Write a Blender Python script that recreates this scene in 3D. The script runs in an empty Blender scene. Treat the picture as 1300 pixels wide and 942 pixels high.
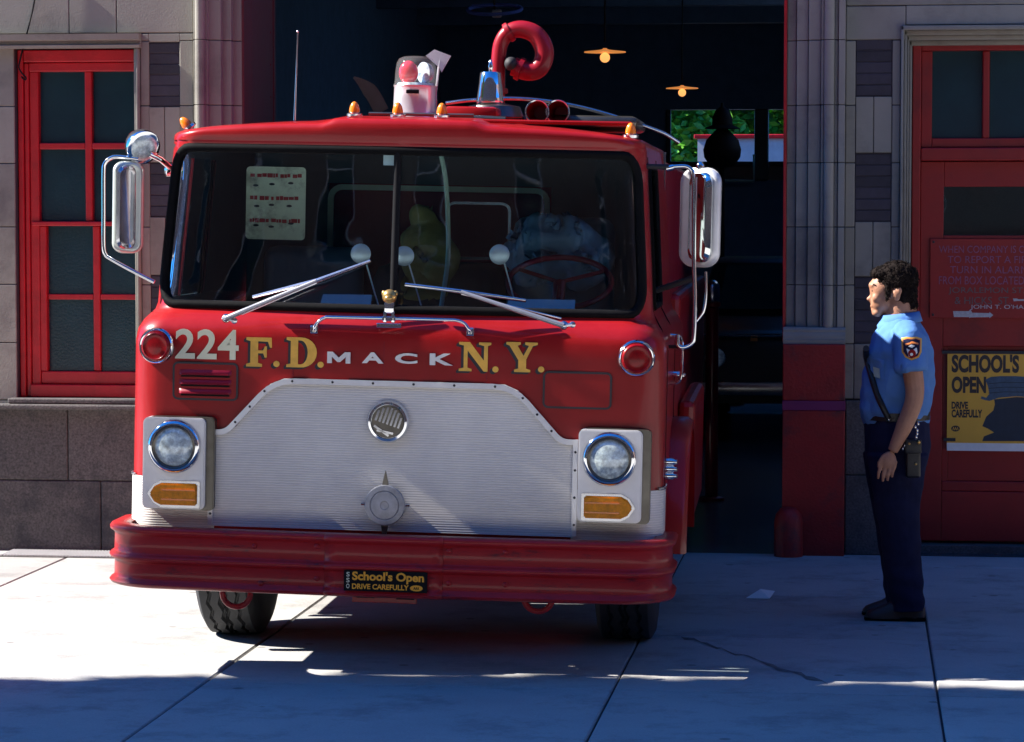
import bpy, bmesh, math, random
from math import sin, cos, pi, radians, atan2, sqrt
from mathutils import Vector, Matrix, Euler, noise
random.seed(7)
D = bpy.data; SC = bpy.context.scene; COL = SC.collection

# ------------------------------------------------------------------ camera
F = 3600.0; YAW = radians(7); PIT = radians(3.2)
CAM = Vector((17.1*sin(YAW), -17.1*cos(YAW), 2.03))
RC = Euler((radians(90)-PIT, 0, YAW), 'XYZ').to_matrix()
cd = D.cameras.new('camera'); cam = D.objects.new('camera', cd); COL.objects.link(cam)
cam.location = CAM; cam.rotation_euler = (radians(90)-PIT, 0, YAW)
cd.sensor_width = 36; cd.lens = F/1300*36; cd.clip_start = .1; cd.clip_end = 2000
SC.camera = cam

def ray(px, py): return RC @ Vector(((px-650)/F, (471-py)/F, -1))
def W(px, py, Y):                    # point of the building plane at depth Y
    d = ray(px, py); t = (Y-CAM.y)/d.y; return CAM+d*t
TO = Vector((.022, -4.6627, 0)); TY = radians(1.5); TR = radians(1.2)
TM = Matrix.Rotation(TY, 3, 'Z') @ Matrix.Rotation(TR, 3, 'Y')
TMI = TM.transposed(); TCO = TMI @ (CAM-TO)
def TL(px, py, y=0.0):               # point in the truck's own frame at its depth y
    d = TMI @ ray(px, py); t = (y-TCO.y)/d.y; return TCO+d*t

# ------------------------------------------------------------------ materials
def newmat(name):
    m = D.materials.new(name); m.use_nodes = True
    nt = m.node_tree; b = nt.nodes['Principled BSDF']; return m, nt, b
def mat(name, col, rough=.5, metal=0, var=.12, vscale=6, bump=0, bscale=60, coat=0, rvar=.1, spec=None, var2=None, v2scale=1.3, isl=0):
    m, nt, b = newmat(name); N = nt.nodes; L = nt.links
    tc = N.new('ShaderNodeTexCoord')
    n = N.new('ShaderNodeTexNoise'); n.inputs['Scale'].default_value = vscale; n.inputs['Detail'].default_value = 6
    n.inputs['Roughness'].default_value = .65
    L.new(tc.outputs['Object'], n.inputs['Vector'])
    r = N.new('ShaderNodeMapRange'); r.inputs[1].default_value = .3; r.inputs[2].default_value = .7
    r.inputs[3].default_value = 1-var; r.inputs[4].default_value = 1+var
    L.new(n.outputs['Fac'], r.inputs[0])
    mx = N.new('ShaderNodeVectorMath'); mx.operation = 'SCALE'; mx.inputs[0].default_value = col[:3]
    L.new(r.outputs[0], mx.inputs['Scale'])
    out = mx.outputs[0]
    if var2:
        n2 = N.new('ShaderNodeTexNoise'); n2.inputs['Scale'].default_value = v2scale; n2.inputs['Detail'].default_value = 8
        n2.inputs['Roughness'].default_value = .7
        L.new(tc.outputs['Object'], n2.inputs['Vector'])
        r2 = N.new('ShaderNodeMapRange'); r2.inputs[1].default_value = .5; r2.inputs[2].default_value = .68
        L.new(n2.outputs['Fac'], r2.inputs[0])
        mm = N.new('ShaderNodeMix'); mm.data_type = 'RGBA'; mm.inputs['B'].default_value = (*var2[:3], 1)
        L.new(r2.outputs[0], mm.inputs['Factor']); L.new(out, mm.inputs['A']); out = mm.outputs['Result']
    if isl:
        ge = N.new('ShaderNodeNewGeometry'); r5 = N.new('ShaderNodeMapRange'); r5.inputs[3].default_value = 1-isl; r5.inputs[4].default_value = 1+isl; L.new(ge.outputs['Random Per Island'], r5.inputs[0])
        s5 = N.new('ShaderNodeVectorMath'); s5.operation = 'SCALE'; L.new(out, s5.inputs[0]); L.new(r5.outputs[0], s5.inputs['Scale']); out = s5.outputs[0]
    L.new(out, b.inputs['Base Color'])
    rr = N.new('ShaderNodeMapRange'); rr.inputs[3].default_value = max(.02, rough-rvar*rough); rr.inputs[4].default_value = min(1, rough+rvar*rough)
    L.new(n.outputs['Fac'], rr.inputs[0]); L.new(rr.outputs[0], b.inputs['Roughness'])
    b.inputs['Metallic'].default_value = metal
    if coat: b.inputs['Coat Weight'].default_value = coat; b.inputs['Coat Roughness'].default_value = .06
    if spec is not None: b.inputs['Specular IOR Level'].default_value = spec
    if bump:
        n3 = N.new('ShaderNodeTexNoise'); n3.inputs['Scale'].default_value = bscale; n3.inputs['Detail'].default_value = 5
        L.new(tc.outputs['Object'], n3.inputs['Vector'])
        bp = N.new('ShaderNodeBump'); bp.inputs['Strength'].default_value = 1; bp.inputs['Distance'].default_value = bump
        L.new(n3.outputs['Fac'], bp.inputs['Height']); L.new(bp.outputs[0], b.inputs['Normal'])
    return m
def emis(name, col, s):
    m, nt, b = newmat(name); b.inputs['Base Color'].default_value = (*col, 1)
    b.inputs['Emission Color'].default_value = (*col, 1); b.inputs['Emission Strength'].default_value = s; return m
def glassmat(name, tint, ior=1.5, rough=.02, wire=False):
    m, nt, b = newmat(name); N = nt.nodes; L = nt.links
    N.remove(b); o = [x for x in N if x.type == 'OUTPUT_MATERIAL'][0]
    t = N.new('ShaderNodeBsdfTransparent'); t.inputs[0].default_value = (*tint, 1)
    g = N.new('ShaderNodeBsdfGlossy'); g.inputs['Roughness'].default_value = rough
    f = N.new('ShaderNodeFresnel'); f.inputs[0].default_value = ior
    mx = N.new('ShaderNodeMixShader'); L.new(f.outputs[0], mx.inputs[0]); L.new(t.outputs[0], mx.inputs[1]); L.new(g.outputs[0], mx.inputs[2])
    n = N.new('ShaderNodeTexNoise'); n.inputs['Scale'].default_value = 2.2; tc = N.new('ShaderNodeTexCoord'); L.new(tc.outputs['Object'], n.inputs['Vector'])
    bp = N.new('ShaderNodeBump'); bp.inputs['Distance'].default_value = .006; L.new(n.outputs['Fac'], bp.inputs['Height']); L.new(bp.outputs[0], g.inputs['Normal'])
    L.new(mx.outputs[0], o.inputs['Surface']); return m

def redpaint(name, col, rough=.28, inside=True, scratch=0.0):
    m, nt, b = newmat(name); N = nt.nodes; L = nt.links
    tc = N.new('ShaderNodeTexCoord')
    n = N.new('ShaderNodeTexNoise'); n.inputs['Scale'].default_value = 3; n.inputs['Detail'].default_value = 8; n.inputs['Roughness'].default_value = .7
    L.new(tc.outputs['Object'], n.inputs['Vector'])
    cr = N.new('ShaderNodeValToRGB'); cr.color_ramp.elements[0].position = .35; cr.color_ramp.elements[1].position = .7
    cr.color_ramp.elements[0].color = (*[c*.86 for c in col], 1); cr.color_ramp.elements[1].color = (col[0]*1.06, col[1]*1.2+.003, col[2]*1.2+.003, 1)
    L.new(n.outputs['Fac'], cr.inputs[0]); out = cr.outputs[0]
    if scratch:
        n2 = N.new('ShaderNodeTexNoise'); n2.inputs['Scale'].default_value = 4; n2.inputs['Detail'].default_value = 10; n2.inputs['Roughness'].default_value = .8
        mp = N.new('ShaderNodeMapping'); mp.inputs['Scale'].default_value = (1, 1, 3.2); mp.inputs['Rotation'].default_value = (0, .5, 0)
        L.new(tc.outputs['Object'], mp.inputs[0]); L.new(mp.outputs[0], n2.inputs['Vector'])
        r2 = N.new('ShaderNodeMapRange'); r2.inputs[1].default_value = .54; r2.inputs[2].default_value = .66; r2.inputs[4].default_value = scratch
        L.new(n2.outputs['Fac'], r2.inputs[0])
        mm = N.new('ShaderNodeMix'); mm.data_type = 'RGBA'; mm.inputs['B'].default_value = (.03, .012, .02, 1)
        L.new(r2.outputs[0], mm.inputs['Factor']); L.new(out, mm.inputs['A']); out = mm.outputs['Result']
    if False:
        ge = N.new('ShaderNodeNewGeometry'); m3 = N.new('ShaderNodeMix'); m3.data_type = 'RGBA'
        m3.inputs['B'].default_value = (.02, .025, .035, 1)
        L.new(ge.outputs['Backfacing'], m3.inputs['Factor']); L.new(out, m3.inputs['A']); out = m3.outputs['Result']
    L.new(out, b.inputs['Base Color'])
    rr = N.new('ShaderNodeMapRange'); rr.inputs[3].default_value = rough*.75; rr.inputs[4].default_value = rough*1.5
    L.new(n.outputs['Fac'], rr.inputs[0]); L.new(rr.outputs[0], b.inputs['Roughness'])
    b.inputs['Coat Weight'].default_value = .25; b.inputs['Coat Roughness'].default_value = .05; b.inputs['Specular IOR Level'].default_value = .25
    n4 = N.new('ShaderNodeTexNoise'); n4.inputs['Scale'].default_value = 2.5; L.new(tc.outputs['Object'], n4.inputs['Vector'])
    bp = N.new('ShaderNodeBump'); bp.inputs['Distance'].default_value = .004; bp.inputs['Strength'].default_value = .6
    L.new(n4.outputs['Fac'], bp.inputs['Height']); L.new(bp.outputs[0], b.inputs['Normal']); L.new(bp.outputs[0], b.inputs['Coat Normal'])
    return m

M = {}
M['red'] = redpaint('red enamel', (.34, .008, .010))
M['bumper'] = redpaint('scuffed red bumper paint', (.40, .012, .014), .42, False, .85)
M['darkred'] = redpaint('deep red enamel', (.28, .006, .02), .35, False)
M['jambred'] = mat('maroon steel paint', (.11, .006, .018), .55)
M['pipe'] = redpaint('red pipe paint', (.34, .008, .02), .35, False)
M['frame_red'] = mat('red window paint', (.48, .008, .018), .4, var=.12, vscale=8, bump=.0008, bscale=40, var2=(.34, .006, .012), v2scale=5)
M['door_red'] = mat('red door paint', (.27, .006, .008), .5, var=.15, vscale=5, bump=.001, bscale=30, var2=(.15, .006, .009), v2scale=2.5)
M['pier_red'] = mat('worn red masonry paint', (.27, .008, .009), .6, var=.2, vscale=8, bump=.003, bscale=60, var2=(.05, .012, .02), v2scale=4)
M['purple'] = mat('purple band paint', (.16, .01, .09), .6)
M['chrome'] = mat('chrome', (.78, .8, .82), .08, 1, var=.04, rvar=.3)
M['chrome_worn'] = mat('worn chrome', (.6, .61, .63), .24, 1, var=.12, vscale=20)
M['alu'] = mat('brushed aluminium', (.72, .72, .74), .38, .45, var=.08, vscale=9, bump=.0004, bscale=120)
M['beaconmetal'] = mat('bright plated steel', (.86, .88, .92), .2, .55, var=.08, vscale=12, coat=.6)
M['capmetal'] = mat('dull pitted metal', (.42, .42, .44), .5, .4, var=.3, vscale=14, bump=.001, bscale=80)
M['darkchrome'] = mat('tarnished nickel', (.16, .15, .13), .35, .9, var=.3)
M['stone'] = mat('limestone', (.275, .26, .225), .85, isl=.10, var=.09, vscale=3.5, bump=.0009, bscale=110, var2=(.17, .155, .14), v2scale=1.6)
M['joint'] = mat('mortar joint', (.05, .045, .055), .9)
M['granite'] = mat('grey granite', (.10, .09, .088), .85, isl=.10, var=.55, vscale=75, bump=.003, bscale=90, var2=(.03, .03, .038), v2scale=2.0)
M['brickdark'] = mat('blue black brick', (.035, .03, .045), .6, isl=.3, var=.25, vscale=12, bump=.002, bscale=60)
M['white_joint'] = mat('pale mortar', (.22, .2, .23), .9)
M['cream'] = mat('cream paint', (.72, .70, .50), .5, var=.06)
M['gold'] = mat('gold leaf', (.75, .42, .07), .38, .25, var=.12, vscale=30)
M['black'] = mat('black paint', (.008, .008, .010), .6, spec=.1)
M['wipergrey'] = mat('dull wiper metal', (.42, .42, .45), .4, .6)
M['palehorn'] = mat('pale enamel', (.6, .62, .66), .4)
M['palegreen2'] = mat('pale green window frame', (.72, .85, .70), .5)
def domemat():
    m, nt, b = newmat('hazy clear dome'); N = nt.nodes; L = nt.links
    b.inputs['Base Color'].default_value = (.85, .86, .86, 1); b.inputs['Roughness'].default_value = .12; b.inputs['Coat Weight'].default_value = .5
    o = [x for x in N if x.type == 'OUTPUT_MATERIAL'][0]; t = N.new('ShaderNodeBsdfTransparent'); t.inputs[0].default_value = (.95, .95, .96, 1); mx = N.new('ShaderNodeMixShader'); mx.inputs[0].default_value = .07
    L.new(t.outputs[0], mx.inputs[1]); L.new(b.outputs[0], mx.inputs[2]); L.new(mx.outputs[0], o.inputs['Surface']); return m
M['dome'] = domemat()
M['letter_black'] = mat('black letter shading', (.012, .01, .02), .4)
M['rubber'] = mat('black rubber', (.005, .005, .006), .7, spec=.08, var=.25, vscale=15, bump=.001)
M['tyre'] = mat('dusty tyre rubber', (.025, .026, .03), .75, var=.25, vscale=10, bump=.0015, bscale=50)
M['dark'] = mat('dark trim', (.02, .022, .028), .6)
M['chassis'] = mat('oily chassis paint', (.02, .02, .024), .7, var=.3)
M['amber'] = mat('amber lens', (.95, .23, .01), .22, var=.15, vscale=60, coat=.6)
M['amber_deep'] = mat('deep amber lens', (.80, .27, .0), .35, var=.3, vscale=35, coat=.15, spec=.15)
M['redlens'] = mat('red lens', (.26, .003, .006), .3, var=.35, vscale=35, coat=.2, spec=.2)
M['bulb_red'] = mat('red beacon bulb', (.75, .01, .04), .15, var=.2, coat=.8)
M['lamp_glass'] = mat('fluted lamp glass', (.66, .76, .74), .15, .1, var=.6, vscale=30, bump=.002, bscale=42, coat=.8, var2=(.16, .24, .34), v2scale=16)
M['glass'] = glassmat('windscreen glass', (.76, .93, .97), 1.7)
M['clear'] = glassmat('clear dome', (.93, .94, .95), 1.28, .05)
M['concrete'] = None
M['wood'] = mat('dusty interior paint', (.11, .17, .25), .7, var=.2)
M['intfloor'] = mat('oily garage floor', (.05, .06, .07), .25, var=.4, vscale=1.5, bump=.002, bscale=12)
M['brass'] = mat('brass', (.62, .38, .12), .3, .8)
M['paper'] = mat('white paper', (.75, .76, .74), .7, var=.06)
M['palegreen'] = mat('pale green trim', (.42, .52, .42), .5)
M['placard'] = mat('cream placard', (.88, .88, .68), .55, var=.12, vscale=14, var2=(.36, .36, .28), v2scale=9)
M['textred'] = mat('faded red lettering', (.45, .03, .03), .6)
M['olive'] = mat('olive canvas', (.20, .19, .06), .85, bump=.003)
M['cabgrey'] = mat('cab back paint', (.10, .10, .11), .6)
M['seat'] = mat('blue vinyl', (.12, .24, .38), .45, bump=.001)
M['mirrorglass'] = mat('mirror glass', (.8, .85, .82), .05, 1, var=.03, bump=.0006, bscale=5)
M['mirrorback'] = mat('pale mirror housing', (.62, .66, .6), .3, .5, var=.12)
M['skin'] = mat('skin', (.42, .20, .12), .55, var=.12, vscale=25, bump=.0008, bscale=120)
M['hair'] = mat('dark brown hair', (.012, .008, .007), .85, var=.4, vscale=60, bump=.006, bscale=90, spec=.1)
M['shirt'] = mat('light blue work shirt', (.095, .22, .50), .85, var=.08, vscale=12, bump=.012, bscale=9, spec=.15)
M['navy'] = mat('navy wool trousers', (.014, .016, .045), .9, var=.2, vscale=16, bump=.008, bscale=8, spec=.1)
M['leather'] = mat('black leather', (.012, .012, .013), .4, bump=.001)
M['shoe'] = mat('dark brown shoe leather', (.03, .02, .016), .5, bump=.001)
M['sticker'] = mat('sticker orange', (.95, .42, .02), .5)
M['poster_y'] = mat('poster yellow', (.72, .40, .05), .6, var=.05)
M['poster_hat'] = mat('poster hat ink', (.05, .09, .14), .6, var=.25, vscale=30)
M['poster_b'] = mat('poster blue grey ink', (.014, .026, .045), .6, var=.2, vscale=20)
M['white'] = mat('white paint', (.75, .76, .76), .5)
M['fadewhite'] = mat('faded violet lettering', (.22, .07, .15), .6, var=.35, vscale=40)
M['fadegrey'] = mat('faded grey lettering', (.11, .09, .10), .6, var=.3, vscale=40)
M['lettergrey'] = mat('grey white lettering', (.42, .42, .46), .6, var=.2, vscale=60)
M['wirelight'] = mat('dark painted metal', (.03, .03, .035), .5)
M['shade'] = emis('lit lamp shade', (.9, .33, .08), .22)
M['bulb'] = emis('lit bulb', (1.0, .42, .12), .45)
M['leaf'] = mat('leaf green', (.12, .40, .03), .5, var=.5, vscale=3)
M['bark'] = mat('bark', (.10, .08, .06), .9, bump=.01, bscale=30)
M['orange'] = mat('orange marker', (.7, .2, .04), .4)
M['bluecloth'] = mat('blue cloth', (.08, .18, .65), .85)

# ------------------------------------------------------------------ mesh builder
class MB:
    def __init__(s): s.v = []; s.f = []
    def add(s, vs, fs):
        o = len(s.v); s.v += [tuple(v) for v in vs]; s.f += [tuple(i+o for i in f) for f in fs]; return s
    def box(s, a, b):
        x0, y0, z0 = a; x1, y1, z1 = b
        if x0 > x1: x0, x1 = x1, x0
        if y0 > y1: y0, y1 = y1, y0
        if z0 > z1: z0, z1 = z1, z0
        vs = [(x0,y0,z0),(x1,y0,z0),(x1,y1,z0),(x0,y1,z0),(x0,y0,z1),(x1,y0,z1),(x1,y1,z1),(x0,y1,z1)]
        return s.add(vs, [(0,3,2,1),(4,5,6,7),(0,1,5,4),(1,2,6,5),(2,3,7,6),(3,0,4,7)])
    def bbox(s, a, b, r=.01, n=2):          # bevelled box
        bm = bmesh.new(); bmesh.ops.create_cube(bm, size=1)
        c = [(a[i]+b[i])/2 for i in range(3)]; d = [abs(b[i]-a[i]) for i in range(3)]
        for v in bm.verts: v.co = Vector((c[0]+v.co.x*d[0], c[1]+v.co.y*d[1], c[2]+v.co.z*d[2]))
        bmesh.ops.bevel(bm, geom=bm.edges[:], offset=min(r, min(d)*.45), segments=n, affect='EDGES', profile=.5)
        bm.verts.index_update(); s.add([v.co[:] for v in bm.verts], [[v.index for v in f.verts] for f in bm.faces]); bm.free(); return s
    def prism(s, poly, y0, y1, plane='xz'):  # 2D outline given thickness; CCW or CW is repaired later
        n = len(poly)
        def P(p, y): return (p[0], y, p[1]) if plane == 'xz' else ((y, p[0], p[1]) if plane == 'yz' else (p[0], p[1], y))
        vs = [P(p, y0) for p in poly]+[P(p, y1) for p in poly]
        return s.add(vs, [tuple(range(n)), tuple(range(2*n-1, n-1, -1))]+[(i, (i+1) % n+0, (i+1) % n+n, i+n) if 0 else (i, i+n, (i+1) % n+n, (i+1) % n) for i in range(n)])
    def lathe(s, prof, c=(0,0,0), axis=(0,0,1), n=24):   # prof: (r, h) pairs
        q = Vector((0,0,1)).rotation_difference(Vector(axis).normalized()); c = Vector(c)
        vs = []; fs = []
        for r, h in prof:
            for i in range(n):
                a = 2*pi*i/n; vs.append(c+q @ Vector((r*cos(a), r*sin(a), h)))
        for k in range(len(prof)-1):
            for i in range(n):
                j = (i+1) % n; fs.append((k*n+i, k*n+j, (k+1)*n+j, (k+1)*n+i))
        if prof[0][0] > 1e-4: fs.append(tuple(range(n-1, -1, -1)))
        if prof[-1][0] > 1e-4: fs.append(tuple(range((len(prof)-1)*n, len(prof)*n)))
        return s.add(vs, fs)
    def tube(s, pts, r, n=10, closed=False, cap=True):
        pts = [Vector(p) for p in pts]; R = r if isinstance(r, (list, tuple)) else [r]*len(pts)
        m = len(pts); vs = []; up = None
        for i, p in enumerate(pts):
            if closed: t = pts[(i+1) % m]-pts[i-1]
            else: t = pts[min(i+1, m-1)]-pts[max(i-1, 0)]
            t.normalize()
            if up is None:
                up = t.orthogonal().normalized()
            up = (up-t*up.dot(t)).normalized(); w = t.cross(up)
            for k in range(n):
                a = 2*pi*k/n; vs.append(p+(up*cos(a)+w*sin(a))*R[i])
        fs = []
        for i in range(m if closed else m-1):
            j = (i+1) % m
            for k in range(n):
                l = (k+1) % n; fs.append((i*n+k, i*n+l, j*n+l, j*n+k))
        if cap and not closed: fs += [tuple(range(n-1, -1, -1)), tuple(range((m-1)*n, m*n))]
        return s.add(vs, fs)
    def ell(s, c, r, n=16, rot=None):
        bm = bmesh.new(); bmesh.ops.create_uvsphere(bm, u_segments=n, v_segments=max(6, n*2//3), radius=1)
        mt = rot.to_matrix() if rot else Matrix.Identity(3); c = Vector(c)
        bm.verts.index_update()
        s.add([(c+mt @ Vector((v.co.x*r[0], v.co.y*r[1], v.co.z*r[2])))[:] for v in bm.verts], [[v.index for v in f.verts] for f in bm.faces]); bm.free(); return s
    def loft(s, rings):
        n = len(rings[0]); vs = [p for r in rings for p in r]; fs = []
        for k in range(len(rings)-1):
            for i in range(n):
                j = (i+1) % n; fs.append((k*n+i, k*n+j, (k+1)*n+j, (k+1)*n+i))
        fs += [tuple(range(n-1, -1, -1)), tuple(range((len(rings)-1)*n, len(rings)*n))]
        return s.add(vs, fs)
    def build(s, name, m, parent=None, smooth=None, fix=True, bevel=0, loc=None, weld=True):
        me = D.meshes.new(name); me.from_pydata(s.v, [], s.f)
        bm = bmesh.new(); bm.from_mesh(me)
        if weld: bmesh.ops.remove_doubles(bm, verts=bm.verts[:], dist=1e-5)
        if fix: bmesh.ops.recalc_face_normals(bm, faces=bm.faces[:])
        if bevel: bmesh.ops.bevel(bm, geom=[e for e in bm.edges if e.is_manifold and e.calc_face_angle(0) > .6], offset=bevel, segments=2, affect='EDGES', clamp_overlap=True)
        bm.to_mesh(me); bm.free()
        if smooth is not None:
            me.polygons.foreach_set('use_smooth', [True]*len(me.polygons))
            try: me.set_sharp_from_angle(angle=radians(smooth))
            except Exception: pass
        me.materials.append(M[m] if isinstance(m, str) else m)
        o = D.objects.new(name, me); COL.objects.link(o)
        if parent: o.parent = parent
        if loc: o.location = loc
        return o
def tag(o, label=None, cat=None, group=None, kind=None):
    if label: o['label'] = label
    if cat: o['category'] = cat
    if group: o['group'] = group
    if kind: o['kind'] = kind
    return o
def empty(name, loc, rot=(0,0,0), **k):
    o = D.objects.new(name, None); COL.objects.link(o); o.location = loc; o.rotation_euler = rot; o.empty_display_size = .1
    return tag(o, **k)
def arc(c, r, a0, a1, n):            # 2D arc
    return [(c[0]+r*cos(radians(a0+(a1-a0)*i/n)), c[1]+r*sin(radians(a0+(a1-a0)*i/n))) for i in range(n+1)]
def rrect(x0, x1, z0, z1, r, n=5):
    return arc((x1-r, z1-r), r, 0, 90, n)+arc((x0+r, z1-r), r, 90, 180, n)+arc((x0+r, z0+r), r, 180, 270, n)+arc((x1-r, z0+r), r, 270, 360, n)
def smoothpath(pts, k=6):            # Catmull-Rom
    P = [Vector(p) for p in pts]; P = [P[0]*2-P[1]]+P+[P[-1]*2-P[-2]]; out = []
    for i in range(1, len(P)-2):
        for j in range(k):
            t = j/k; a, b, c, d = P[i-1:i+3]
            out.append(.5*((2*b)+(c-a)*t+(2*a-5*b+4*c-d)*t*t+(3*b-a-3*c+d)*t**3))
    out.append(P[-2]); return out
def text_into(mb, s, x0, x1, z0, z1, y, depth=.004, bold=0.0, spacing=1.0, shear=0.0):
    cu = D.curves.new('t', 'FONT'); cu.body = s; cu.extrude = .05; cu.offset = bold; cu.space_character = spacing; cu.resolution_u = 4; cu.shear = shear
    o = D.objects.new('t', cu); me = D.meshes.new_from_object(o); vs = [v.co.copy() for v in me.vertices]; fs = [tuple(p.vertices) for p in me.polygons]
    D.objects.remove(o); D.curves.remove(cu); D.meshes.remove(me)
    ax, bx = min(v.x for v in vs), max(v.x for v in vs); ay, by = min(v.y for v in vs), max(v.y for v in vs)
    az, bz = min(v.z for v in vs), max(v.z for v in vs)
    mb.add([(x0+(v.x-ax)/(bx-ax)*(x1-x0), y-(v.z-az)/(bz-az)*depth, z0+(v.y-ay)/(by-ay)*(z1-z0)) for v in vs], fs)
    return mb
def remeshed(mb, name, m, parent, voxel=.008, smooth=6, disp=0, dscale=8):
    o = mb.build(name, m, parent, weld=False, fix=True)
    r = o.modifiers.new('r', 'REMESH'); r.mode = 'VOXEL'; r.voxel_size = voxel
    if smooth: sm = o.modifiers.new('s', 'SMOOTH'); sm.iterations = smooth; sm.factor = .5
    dg = bpy.context.evaluated_depsgraph_get(); dg.update()
    me = D.meshes.new_from_object(o.evaluated_get(dg)); o.modifiers.clear(); o.data = me
    if disp:
        for v in me.vertices:
            v.co += v.normal*disp*noise.noise(v.co*dscale)
    me.polygons.foreach_set('use_smooth', [True]*len(me.polygons))
    if not me.materials: me.materials.append(M[m])
    return o
# ================================================================== the truck
T = empty('fire_engine', TO, TM.to_euler(), label='red fire engine with aluminium grille nosing out of the garage bay, numbered 224', cat='fire engine')
KEY = [(.60,1.19,0,.13,.012),(1.44,1.19,0,.14,.012),(1.49,1.182,.004,.14,.016),(1.53,1.16,.018,.135,.03),(1.56,1.135,.038,.13,.05),(1.585,1.118,.055,.125,.08),
       (1.8,1.105,.072,.12,.09),(2.28,1.072,.115,.12,.10),(2.325,1.068,.108,.12,.10),(2.340,1.068,.100,.13,.10),(2.356,1.067,.096,.14,.10),(2.366,1.062,.098,.15,.10),(2.374,1.045,.116,.17,.10),(2.380,1.0,.17,.20,.10),(2.385,.90,.27,.25,.10)]
def prof(z):
    if z <= KEY[0][0]: return KEY[0][1:]
    for a, b in zip(KEY, KEY[1:]):
        if z <= b[0]:
            t = (z-a[0])/(b[0]-a[0]); return tuple(a[i]+(b[i]-a[i])*t for i in range(1, 5))
    return KEY[-1][1:]
A0 = .88; AL = .30; PS = A0+AL
def sst(t): t = max(0, min(1, t)); return t*t*(3-2*t)
DA, DB = TL(422, 147, .2).x, TL(612, 147, .2).x
def crown(x): return .046*(1-abs(x/1.07)**3)+.022*sst((x-DA+.03)/.06)*sst((DB+.03-x)/.06)
def S(p, z, off=0.0):
    hw, yf, r, c = prof(z); sg = 1 if p >= 0 else -1; q = abs(p)
    if q <= A0:
        x = q/A0*(hw-r); y = yf+c*(x/hw)**2; nx, ny = 0, -1
    elif q <= PS:
        th = (q-A0)/AL*pi/2; x = hw-r+r*sin(th); y = yf+c*(min(x, hw)/hw)**2+r*(1-cos(th)); nx, ny = sin(th), -cos(th)
    else:
        x = hw; y = yf+c+r+(q-PS); nx, ny = 1, 0
    if z > 2.335: z += crown(sg*x)*min(1, (z-2.335)/.035)
    return Vector((sg*(x+nx*off), y+ny*off, z))
def cabarc(z):
    n = 5
def holeloops(p0, p1, z0, z1, P0, P1, Z0, Z1, rad, ns=26, na=6, nv=10):
    inn = []; out = []
    def seg(a, b, n): return [a+(b-a)*i/n for i in range(n)]
    for p in seg(p0+rad, p1-rad, ns): inn.append((p, z0)); out.append((p, Z0))
    def corner(cx, cz, a0, ox, oz, horiz_first):
        for i in range(na):
            a = radians(a0+90*i/na); inn.append((cx+rad*cos(a), cz+rad*sin(a)))
            t = i/na
            sx, sz = (p0 if ox == P0 else p1), (z0 if oz == Z0 else z1)
            A = (cx, oz) if horiz_first else (ox, cz); B = (ox, cz) if horiz_first else (cx, oz)
            if t < .5: out.append((A[0]+(ox-A[0])*2*t, A[1]+(oz-A[1])*2*t))
            else: out.append((ox+(B[0]-ox)*(2*t-1), oz+(B[1]-oz)*(2*t-1)))
    corner(p1-rad, z0+rad, -90, P1, Z0, True)
    for z in seg(z0+rad, z1-rad, nv): inn.append((p1, z)); out.append((P1, z))
    corner(p1-rad, z1-rad, 0, P1, Z1, False)
    for p in seg(p1-rad, p0+rad, ns): inn.append((p, z1)); out.append((p, Z1))
    corner(p0+rad, z1-rad, 90, P0, Z1, True)
    for z in seg(z1-rad, z0+rad, nv): inn.append((p0, z)); out.append((P0, z))
    corner(p0+rad, z0+rad, 180, P0, Z0, False)
    return inn, out
def rings(mb, la, lb, K, off=0.0):
    n = len(la); vs = []
    for k in range(K+1):
        t = k/K
        for a, b in zip(la, lb): vs.append(S(a[0]+(b[0]-a[0])*t, a[1]+(b[1]-a[1])*t, off))
    fs = [(k*n+i, k*n+(i+1) % n, (k+1)*n+(i+1) % n, (k+1)*n+i) for k in range(K) for i in range(n)]
    mb.add(vs, fs); return vs
def surf(mb, p0, p1, z0, z1, np_, zs, off=0.0):
    vs = [S(p0+(p1-p0)*i/np_, z, off) for z in zs for i in range(np_+1)]; w = np_+1
    mb.add(vs, [(k*w+i, k*w+i+1, (k+1)*w+i+1, (k+1)*w+i) for k in range(len(zs)-1) for i in range(np_)])
cab = MB()
WS = (-1.05, 1.05, 1.592, 2.312)      # windscreen opening
inn, out = holeloops(*WS, -1.3, 1.3, 1.56, 2.335, .125, ns=40)
rings(cab, inn, out, 3)
zl = [.60,.75,.95,1.15,1.3,1.40,1.44,1.465,1.49,1.51,1.53,1.545,1.56]
zu = [2.335,2.340,2.348,2.356,2.362,2.368,2.373,2.377,2.38,2.382,2.385]
LEN = 1.9
surf(cab, -1.3, 1.3, 0, 0, 76, zl); surf(cab, -1.3, 1.3, 0, 0, 76, zu)
SW = {}
for sg in (1, -1):
    surf(cab, sg*1.3, sg*(1.3+LEN), 0, 0, 14, zl); surf(cab, sg*1.3, sg*(1.3+LEN), 0, 0, 14, zu)
    a, b = holeloops(1.36, 2.05, 1.62, 2.26, 1.3, 1.3+LEN, 1.56, 2.335, .05, ns=8, nv=6)
    a = [(sg*p, z) for p, z in a]; b = [(sg*p, z) for p, z in b]; rings(cab, a, b, 2); SW[sg] = a
cab.build('cab_body', 'red', T, smooth=40)
ln = MB()
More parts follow.
